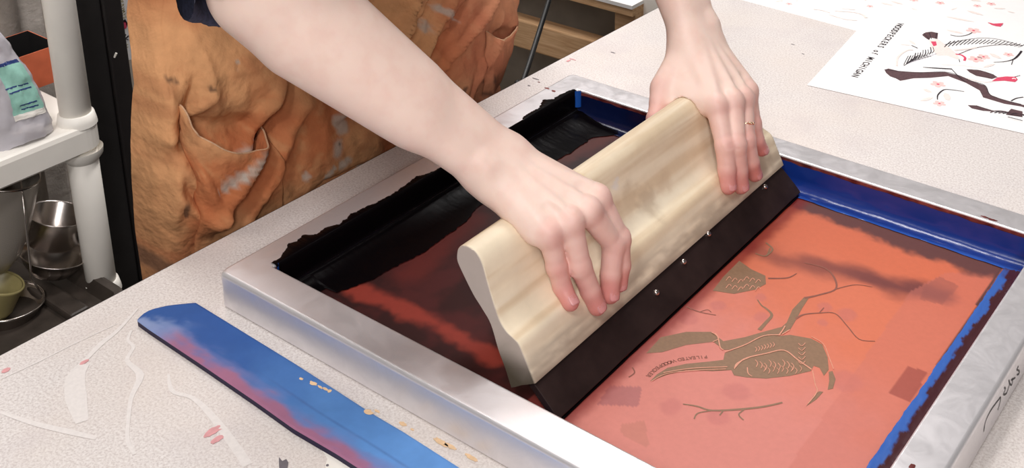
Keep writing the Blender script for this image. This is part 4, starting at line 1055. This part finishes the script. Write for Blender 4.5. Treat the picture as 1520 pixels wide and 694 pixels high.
# pockets
def pocket(mouth_px, zb, bulge, nrow=26):
    M_ = smooth_curve([apx(x, y) for x, y in mouth_px], 8); rows = []; C_ = []; n = len(M_)
    for i in range(nrow):
        t = i / (nrow - 1); row = []
        for j, (y, z) in enumerate(M_):
            e = j / (n - 1); zz = z * (1 - t) + (zb) * t; a = ap_half(zz); s = math.asin(max(-1, min(1, (y - ap_cy(zz)) / a))) / (PI / 2 * 1.08)
            off = .0022 + bulge * math.sin(PI * e) ** .8 * (1 - t) ** 1.6
            p = ap_point(s, zz, off); row.append((max(p[0], p[0]), y, zz)); C_.append(ap_col(y + .03, zz + .01))
        rows.append(row)
    m = MB(); m.grid(rows); m.c = C_; o = m.build('pocket', 'apron', smooth=True, vc=True); md = o.modifiers.new('thick', 'SOLIDIFY'); md.thickness = .0022; pchild(o, apron)
    m = MB(); m.tube(rows[0], .0011, 8); h_ = m.build('hem', 'hem', smooth=True); pchild(h_, o)
pocket([(261, 153), (264, 172), (272, 190), (288, 200), (306, 210), (330, 215), (355, 214), (380, 206), (404, 186)], -.08, .034)
pocket([(716, 45), (728, 54), (740, 57), (752, 51), (764, 38)], -.10, .013)
# ================================================================== ROOM
def ud(px, py, t):
    d = ROT.T @ np.array([(px - PPX) / FPX, -(py - PPY) / FPX, -1.0]); return CAM + d * t
def uy(px, py, y):
    d = ROT.T @ np.array([(px - PPX) / FPX, -(py - PPY) / FPX, -1.0]); return CAM + d * ((y - CAM[1]) / d[1])
def ux(px, py, x):
    d = ROT.T @ np.array([(px - PPX) / FPX, -(py - PPY) / FPX, -1.0]); return CAM + d * ((x - CAM[0]) / d[0])
mb = MB(); mb.box((-2.2, -2.0, -.95), (2.6, 4.2, -.9)); tag(mb.build('floor', 'floor'), kind='structure')
mb = MB(); mb.box((-1.80, -2.0, -.9), (-1.70, 4.2, 1.9)); tag(mb.build('wall_left', 'wallpaint'), kind='structure')
mb = MB(); mb.box((-2.2, 4.1, -.9), (2.6, 4.2, 1.9)); tag(mb.build('wall_back', 'wallpaint'), kind='structure')

# ---- cream plastic shelving unit (posts, trays with rounded rim)
PX0, PY0 = -.594, .200            # corner post
unit = empty('shelving_unit', 'cream plastic shelving unit with round posts at the left edge', 'shelf', loc=(PX0, PY0, -.9))
def uchild(o): o.parent = unit; o.matrix_parent_inverse = Matrix.Translation((-PX0, -PY0, .9)); return o
SH1 = float(ud(108, 182, 1.66)[2]); SH2 = -.335
post0 = ud(100, 60, 1.64)
def post(x, y, z0, z1, r=.0215):
    m = MB(); m.lathe([(r * .8, z0), (r, z0 + .004), (r, z1 - .004), (r * .8, z1)], 28, M=Matrix.Translation((x, y, 0))); return uchild(m.build('post', 'plastic', smooth=True))
def shelf_tray(z, th=.042):
    x0, x1, y0_, y1_ = PX0 - .36, PX0 + .026, PY0 - .62, PY0 + .027
    rg = [rrect(x0 + o_, y0_ + o_, x1 - o_, y1_ - o_, max(.004, .030 - o_)) for o_ in (.004, 0, 0, .002, .006)]
    zz = [z - th, z - th + .004, z - .008, z - .002, z]
    m = MB(); m.grid([[(x, y, h_) for x, y in r] for r, h_ in zip(rg, zz)], closed_v=True); k = len(rg[0]); q = len(m.v) - k
    m.f.append(tuple(q + j for j in range(k))); m.mi.append(0); m.f.append(tuple(range(k))[::-1]); m.mi.append(0)
    uchild(m.build('shelf', 'plastic', smooth=False))
    for px_, py_ in ((PX0, PY0), (PX0 - .325, PY0), (PX0, PY0 - .585), (PX0 - .325, PY0 - .585)):
        m = MB(); m.lathe([(.0215, z + .014), (.0245, z + .013), (.0268, z + .002), (.0275, z - .004)], 28, M=Matrix.Translation((px_, py_, 0)))
        uchild(m.build('collar', 'plastic', smooth=True)); m = MB(); m.lathe([(.030, z - th - .001), (.029, z - th - .010), (.0215, z - th - .020)], 28, M=Matrix.Translation((px_, py_, 0))); uchild(m.build('socket', 'plastic', smooth=True))
for px_, py_ in ((PX0, PY0), (PX0 - .325, PY0), (PX0, PY0 - .585), (PX0 - .325, PY0 - .585)):
    post(px_, py_, SH1, .55); post(px_, py_, SH2, SH1 - .042); post(px_, py_, -.9, SH2 - .042)
shelf_tray(SH1); shelf_tray(SH2)

# ---- textured wall column and pipes behind the shelves
mb = MB(); mb.box((-1.15, .338, -.9), (-1.00, .388, 1.9)); tag(bevel(mb.build('wall_column', 'wall'), .006), kind='structure')
mb = MB(); mb.tube([(-.985, .310, -.9), (-.985, .310, 1.9)], .0235, 28); tag(mb.build('wall_pipe', 'wall', smooth=True), 'grey painted pipe rising behind the shelving unit', 'pipe')

# ---- tall black board between the shelves and the apron
cyL = float(ux(106, 20, -.72)[1]); cyR = float(ux(181, 20, -.72)[1])
cab = empty('black_board', 'tall narrow black board standing upright between the white shelving unit and the apron', 'board', loc=(-.735, (cyL + cyR) / 2, -.9))
def cchild(o): o.parent = cab; o.matrix_parent_inverse = Matrix.Translation((.735, -(cyL + cyR) / 2, .9)); return o
mb = MB(); mb.box((-.75, cyL + .006, -.9), (-.72, cyR - .033, 1.0)); cchild(bevel(mb.build('panel', 'black'), .003))
mb = MB(); mb.box((-.755, cyR - .032, -.9), (-.716, cyR, 1.0)); cchild(bevel(mb.build('edge_trim', 'edge_black'), .003))
yq, zq = ux(170, 82, -.715)[1:]
mb = MB(); mb.tube([(-.7165, yq, zq - .004), (-.714, yq + .003, zq + .003)], .0018, 8); cchild(mb.build('paint_chip', 'plastic'))

# ---- paper banner with a cherry beyond the cabinet
xb = -.95
ya, za = ux(168, -40, xb)[1:]; yb, zb_ = ux(214, 92, xb)[1:]
Pq = [ux(x, y, xb) for x, y in ((158, -60), (206, -60), (218, 85), (184, 90))]
mb = MB(); mb.add([tuple(p) for p in Pq] + [(p[0] - .002, p[1], p[2]) for p in Pq], [(0, 1, 2, 3), (7, 6, 5, 4), (0, 4, 5, 1), (1, 5, 6, 2), (2, 6, 7, 3), (3, 7, 4, 0)])
def bshape(pts, mi):
    q = [ux(x, y, xb) for x, y in pts]; mb.add([(xb + .0012, p[1], p[2]) for p in q], [tuple(range(len(q)))], mi)
def bcirc(cx, cy, r, mi, sy=1.): bshape([(cx + r * math.cos(2 * PI * k / 16), cy + r * sy * math.sin(2 * PI * k / 16)) for k in range(16)], mi)
bcirc(183, 37, 5.5, 3, 1.1); bshape([(179, 33), (185, 28), (189, 34), (188, 40), (186, 33), (182, 33)], 1)
for a in ((181, 60, 190, 52), (180, 58, 186, 50), (182, 56, 190, 58)):
    bshape([(a[0], a[1]), (a[0] + 1, a[1] + 1.6), (a[2] + 1, a[3] + 1.6), (a[2], a[3])], 1)
for y_ in (66, 70): bshape([(184, y_), (190, y_ - 1), (190, y_), (184, y_ + 1.2)], 2)
bshape([(185, 86), (190, 84), (190, 88), (186, 89)], 1)
# spaced capitals down the banner (only the lower letters show)
txt = 'LDERWAYS'
for k, ch in enumerate(txt):
    px_, py_ = 178.0 + k * .85, -8 + k * 4.6; c0 = ux(px_, py_, xb); v, f = text_mesh(ch, .0085)
    mb.add([(xb + .0014, c0[1] - .002 + p[1] * .95, c0[2] - p[0]) for p in v], f, 2)
tag(mb.build('banner', ['paper', 'art_black', 'olive', 'art_red']), 'narrow white paper banner with a red cherry beyond the tall black board', 'banner')

# ---- resealable bag on the upper shelf
bx, by = ud(8, 172, 1.60)[:2]
bag = empty('plastic_bag', 'clear zip bag of pale powder with a mint green label on the cream shelf', 'bag', loc=(bx, by, SH1))
view = nrm(CAM - np.array([bx, by, SH1])); view[2] = 0; view = nrm(view); sdv = np.cross([0, 0, 1.], view)
def bagp(s, t, off=0.0):     # s across -1..1, t height 0..1
    w_ = .056 * (1 - .55 * t ** 1.6); dpt = .030 * math.sqrt(max(0, 1 - s * s)) * (1 - t) ** .7 + .0015
    wr = .003 * fbm(s * 3, t * 6, 2) + .0014 * fbm(s * 12, t * 15, 5)
    p = np.array([bx, by, SH1 + .001]) + sdv * (s * w_ - .016 * t * t + wr) + view * (dpt + off + wr) + np.array([0, 0, .160 * t + .004 * math.sin(s * 3)* (1 - t)])
    return tuple(p)
mb = MB(); NR = 40
fr = [[bagp(-1 + 2 * i / 30, j / NR) for i in range(31)] for j in range(NR + 1)]
bk = [[tuple(np.array(bagp(-1 + 2 * i / 30, j / NR)) - view * 2 * (.030 * math.sqrt(max(0, 1 - (-1 + 2 * i / 30) ** 2)) * (1 - j / NR) ** .7 + .001)) for i in range(31)][::-1] for j in range(NR + 1)]
mb.grid([a + b for a, b in zip(fr, bk)], closed_v=True)
def bchild(o): o.parent = bag; o.matrix_parent_inverse = Matrix.Translation((-bx, -by, -SH1)); return o
bchild(mb.build('pouch', 'bag', smooth=True))
def patch(s0, s1, t0, t1, name, m_, off, sl=.0, parent=None):
    mb = MB(); mb.grid([[bagp(s0 + (s1 - s0) * i / 14, t0 + (t1 - t0) * j / 14 + sl * (i / 14), off) for i in range(15)] for j in range(15)]); return mb.build(name, m_, smooth=True)
lb = bchild(patch(.22, .96, .26, .70, 'label', 'label_green', .0014))
for a in ((.22, .96, .21, .26, 'plastic'), (.24, .93, .70, .73, 'label_navy')): bchild(patch(*a[:4], 'label_band', a[4], .0014))
for k, (s0, s1, t_) in enumerate(((.2, .85, .50), (.25, .88, .46), (.4, .85, .33), (.45, .85, .29))): bchild(patch(s0, s1, t_, t_ + .012, 'label_line', 'label_navy', .0019))
# orange card box behind the bag
q = ud(30, 95, 1.78)
mb = MB(); mb.box((q[0] - .05, q[1] - .05, SH1), (q[0] + .04, q[1] + .045, q[2] + .028)); mb.f = [f for i, f in enumerate(mb.f) if i != 1]; mb.mi = [0] * len(mb.f)
o = mb.build('open_box', ['orange_card', 'black']); s_m = o.modifiers.new('t', 'SOLIDIFY'); s_m.thickness = .002; s_m.offset = -1; s_m.material_offset = 1
tag(o, 'open orange cardboard box behind the plastic bag on the shelf', 'box')

# ---- dishes on the lower shelf
def put(px, py, z):
    x, y = at(px, py, z); return x, y
def dish(name, label, cat, M, prof, mat, group=None, th=.0012):
    m = MB(); m.lathe(prof, 48, M=M); o = m.build(name, mat, smooth=True); s_ = o.modifiers.new('t', 'SOLIDIFY'); s_.thickness = th; s_.offset = 0
    return tag(o, label, cat, group)
tx, ty = put(95, 470, SH2 + .01)
# black ribbed tray
tr = empty('serving_tray', 'dark plastic tray with rounded corner on the lower shelf beside the table', 'tray', loc=(tx, ty, SH2))
X1, Y1 = tx + .055, ty + .075
rg = [rrect(X1 - .34 + o_, Y1 - .30 + o_, X1 - o_, Y1 - o_, max(.008, .03 - o_)) for o_ in (.012, .008, 0, 0, .004, .012, .02, .03)]
zz = [0, .002, .026, .029, .030, .028, .008, .006]
mb = MB(); mb.grid([[(x, y, SH2 + .0005 + h_) for x, y in r] for r, h_ in zip(rg, zz)], closed_v=True); k = len(rg[0]); q = len(mb.v) - k
mb.f.append(tuple(q + j for j in range(k))); mb.mi.append(0); mb.f.append(tuple(range(k))[::-1]); mb.mi.append(0)
o = mb.build('tray_body', 'tray', smooth=False); o.parent = tr; o.matrix_parent_inverse = Matrix.Translation((-tx, -ty, -SH2))
mb = MB()
mb.box((X1 - .30, Y1 - .075, SH2 + .0065), (X1 - .035, Y1 - .045, SH2 + .020)); o = bevel(mb.build('raised_rib', 'tray'), .004); o.parent = tr; o.matrix_parent_inverse = Matrix.Translation((-tx, -ty, -SH2))
# steel bowl, with a steel pot standing in it
def tiltM(c, ax_, deg): return Matrix.Translation(Vector(c)) @ Matrix.Rotation(math.radians(deg), 4, Vector(ax_))
bc = ud(80, 376, 1.73)
Mb = tiltM(bc, view, -17)
dish('mixing_bowl', 'shallow steel bowl with a dull rim under the steel pot', 'bowl', Mb, [(0, -.036), (.016, -.035), (.030, -.027), (.041, -.012), (.0455, 0), (.0480, .001)], 'steel')
pc = ud(81, 337, 1.73)
Mp = tiltM(pc, view, -17)
pot = dish('steel_pot', 'small polished steel pot with thin flared rim standing in the shallow bowl', 'pot', Mp, [(0, -.024), (.033, -.024), (.036, -.021), (.0400, .021), (.0415, .0225), (.0425, .022)], 'steel')
# tall fine sieve leaning at the very edge
sc = ud(-2, 335, 1.66)
Ms = tiltM(sc, view, -14)
sieve = empty('sieve', 'tall wire mesh sieve with steel rim at the left edge', 'sieve', loc=tuple(sc))
m = MB(); m.lathe([(.004, -.070), (.020, -.066), (.034, -.04), (.041, 0), (.0445, .05), (.046, .075)], 48, M=Ms); o = m.build('mesh_basket', 'mesh', smooth=True); o.parent = sieve; o.matrix_parent_inverse = Matrix.Translation(-Vector(sc))
m = MB(); m.tube([Ms @ Vector((.046 * math.cos(a), .046 * math.sin(a), .076)) for a in np.linspace(0, 2 * PI, 49)], .0018, 8, caps=False); o = m.build('rim', 'steel', smooth=True); o.parent = sieve; o.matrix_parent_inverse = Matrix.Translation(-Vector(sc))
m = MB(); m.tube([ud(30, 262, 1.62), ud(38, 330, 1.62), ud(45, 395, 1.63), ud(46, 412, 1.63), ud(62, 436, 1.66)], .0014, 8); o = m.build('wire_leg', 'steel', smooth=True); o.parent = sieve; o.matrix_parent_inverse = Matrix.Translation(-Vector(sc))
gc = ud(-6, 430, 1.66); dish('ceramic_cup', 'olive ceramic cup with a pale rim at the far left edge below the sieve', 'cup', tiltM(gc, view, -22), [(0, -.034), (.024, -.034), (.028, -.026), (.033, .010), (.0345, .012), (.033, .013)], 'olive', th=.003)
gc = ud(8, 452, 1.68); dish('glass_bowl', 'clear bowl with a thick shiny rim below the olive cup', 'bowl', tiltM(gc, view, -6), [(0, -.030), (.025, -.029), (.042, -.014), (.050, .004), (.053, .006), (.051, .008)], 'steel', th=.002)
gc = ud(-4, 492, 1.68); dish('lid', 'shallow steel lid at the left edge under the clear bowl', 'lid', tiltM(gc, view, -10), [(0, -.016), (.03, -.014), (.050, -.002), (.056, .001)], 'steel', th=.0016)

# ---- bench beyond the table: white top, pine leg and stretcher
YB_ = 1.25
tl = uy(868, 0, YB_); tr_ = uy(940, 19, YB_); lg0 = uy(913, 15, YB_); lg1 = uy(943, 20, YB_); rl = uy(770, 27, YB_); rl2 = uy(885, 64, YB_); rb = uy(770, 68, YB_)
bench = empty('workbench', 'pine bench with a white top and stretcher beyond the table corner', 'bench', loc=(float(lg0[0]), YB_, -.9))
def wchild(o): o.parent = bench; o.matrix_parent_inverse = Matrix.Translation((-float(lg0[0]), -YB_, .9)); return o
zt_ = float(lg0[2]); zl = float((rl[2] + rl2[2]) / 2); zl0 = float(zl - abs(rl[2] - rb[2])); X0, X1_ = -1.15, float(lg1[0])
mb = MB(); mb.box((X0, YB_ - .01, zt_), (X1_, YB_ + .7, zt_ + .016)); wchild(mb.build('bench_edge', 'pine'))
mb = MB(); mb.box((X0, YB_ - .012, zt_ + .0162), (X1_, YB_ + .7, zt_ + .024)); wchild(mb.build('bench_top', 'paper'))
for lx in (float(lg0[0]), X0):
    for ly in (YB_, YB_ + .6):
        mb = MB(); mb.box((lx, ly, -.9), (lx + float(lg1[0] - lg0[0]) , ly + .04, zt_ - .0005)); wchild(mb.build('leg', 'pine'))
mb = MB(); mb.box((X0 + .05, YB_ - .002, zl0), (float(lg0[0]) - .001, YB_ + .036, zl)); wchild(bevel(mb.build('stretcher', 'pine'), .003))
mb = MB(); mb.box((X0, YB_ + .42, -.885), (float(lg0[0]), YB_ + .45, zt_ - .002)); wchild(mb.build('back_panel', 'wallpaint'))
# white board leaning to the right of the bench leg
q0, q1 = uy(944, 30, YB_ + .02), uy(1010, 40, YB_ + .02)
mb = MB(); mb.box((float(q0[0]) + .003, YB_ + .03, -.9), (-.16, YB_ + .05, float(q0[2]) + .5)); tag(mb.build('white_panel', 'plastic'), 'white panel standing upright just right of the bench leg', 'panel')
# cable
mb = MB(); pts = [ud(822, -24, 1.91), ud(815, 0, 1.9), ud(800, 48, 1.86), ud(786, 92, 1.8), ud(774, 128, 1.76), ud(766, 160, 1.74)]
base_ = pts[-1].copy(); pts.append(np.array([base_[0], base_[1], -.5])); pts.append(np.array([base_[0] + .02, base_[1], -.896])); pts.insert(0, pts[0] + (pts[0] - pts[1]) * 8)
mb.tube(smooth_curve([tuple(p) for p in pts], 8), .0042, 10); tag(mb.build('power_cable', 'cable', smooth=True), 'black cable hanging in front of the pine stretcher', 'cable')

# ================================================================== LIGHT
def area(name, loc, target, sx, sy, power, col=(1, .965, .95)):
    l = bpy.data.lights.new(name, 'AREA'); l.shape = 'RECTANGLE'; l.size = sx; l.size_y = sy; l.energy = power; l.color = col
    o = bpy.data.objects.new(name, l); COL.objects.link(o); o.location = loc
    o.rotation_euler = (Vector(target) - Vector(loc)).to_track_quat('-Z', 'Y').to_euler(); return o
area('unseen_light', (-.95, 1.6, 1.78), (-.95, 1.2, 0), 1.2, .25, 22)
area('unseen_light', (0, .8, 1.8), (.2, .3, 0), .3, .5, 13)
area('unseen_light', (.7, -1.1, 1.8), (.2, .3, 0), .3, .5, 15)  # added fill from the camera side for arms and wood; no fixture known
area('unseen_light', (.2, -.6, 1.8), (.2, .3, 0), .3, .5, 4)  # added fill for apron lap, posts and shelf; no fixture known
area('unseen_light', (1.6, -1.3, 1.3), (.2, .3, 0), .3, .5, 19)  # added fill, well below ceiling height, brightens the shelf posts
area('unseen_light', (-.9, .6, 1.8), (.2, .3, 0), .3, .5, 12)  # added fill, raised to lighten the lower-left of the table
area('unseen_light', (-.6, -.2, 1.8), (-.2, .1, 0), .3, .5, 4)  # added weak fill for the apron lap and near-left table
wd = bpy.data.worlds.new('room'); SC.world = wd; wd.use_nodes = True
wd.node_tree.nodes['Background'].inputs[0].default_value = (1, .96, .94, 1); wd.node_tree.nodes['Background'].inputs[1].default_value = .12
vs = SC.view_settings; vs.view_transform = 'Standard'; vs.look = 'None'; vs.gamma = 1; vs.exposure = 0; vs.use_curve_mapping = False
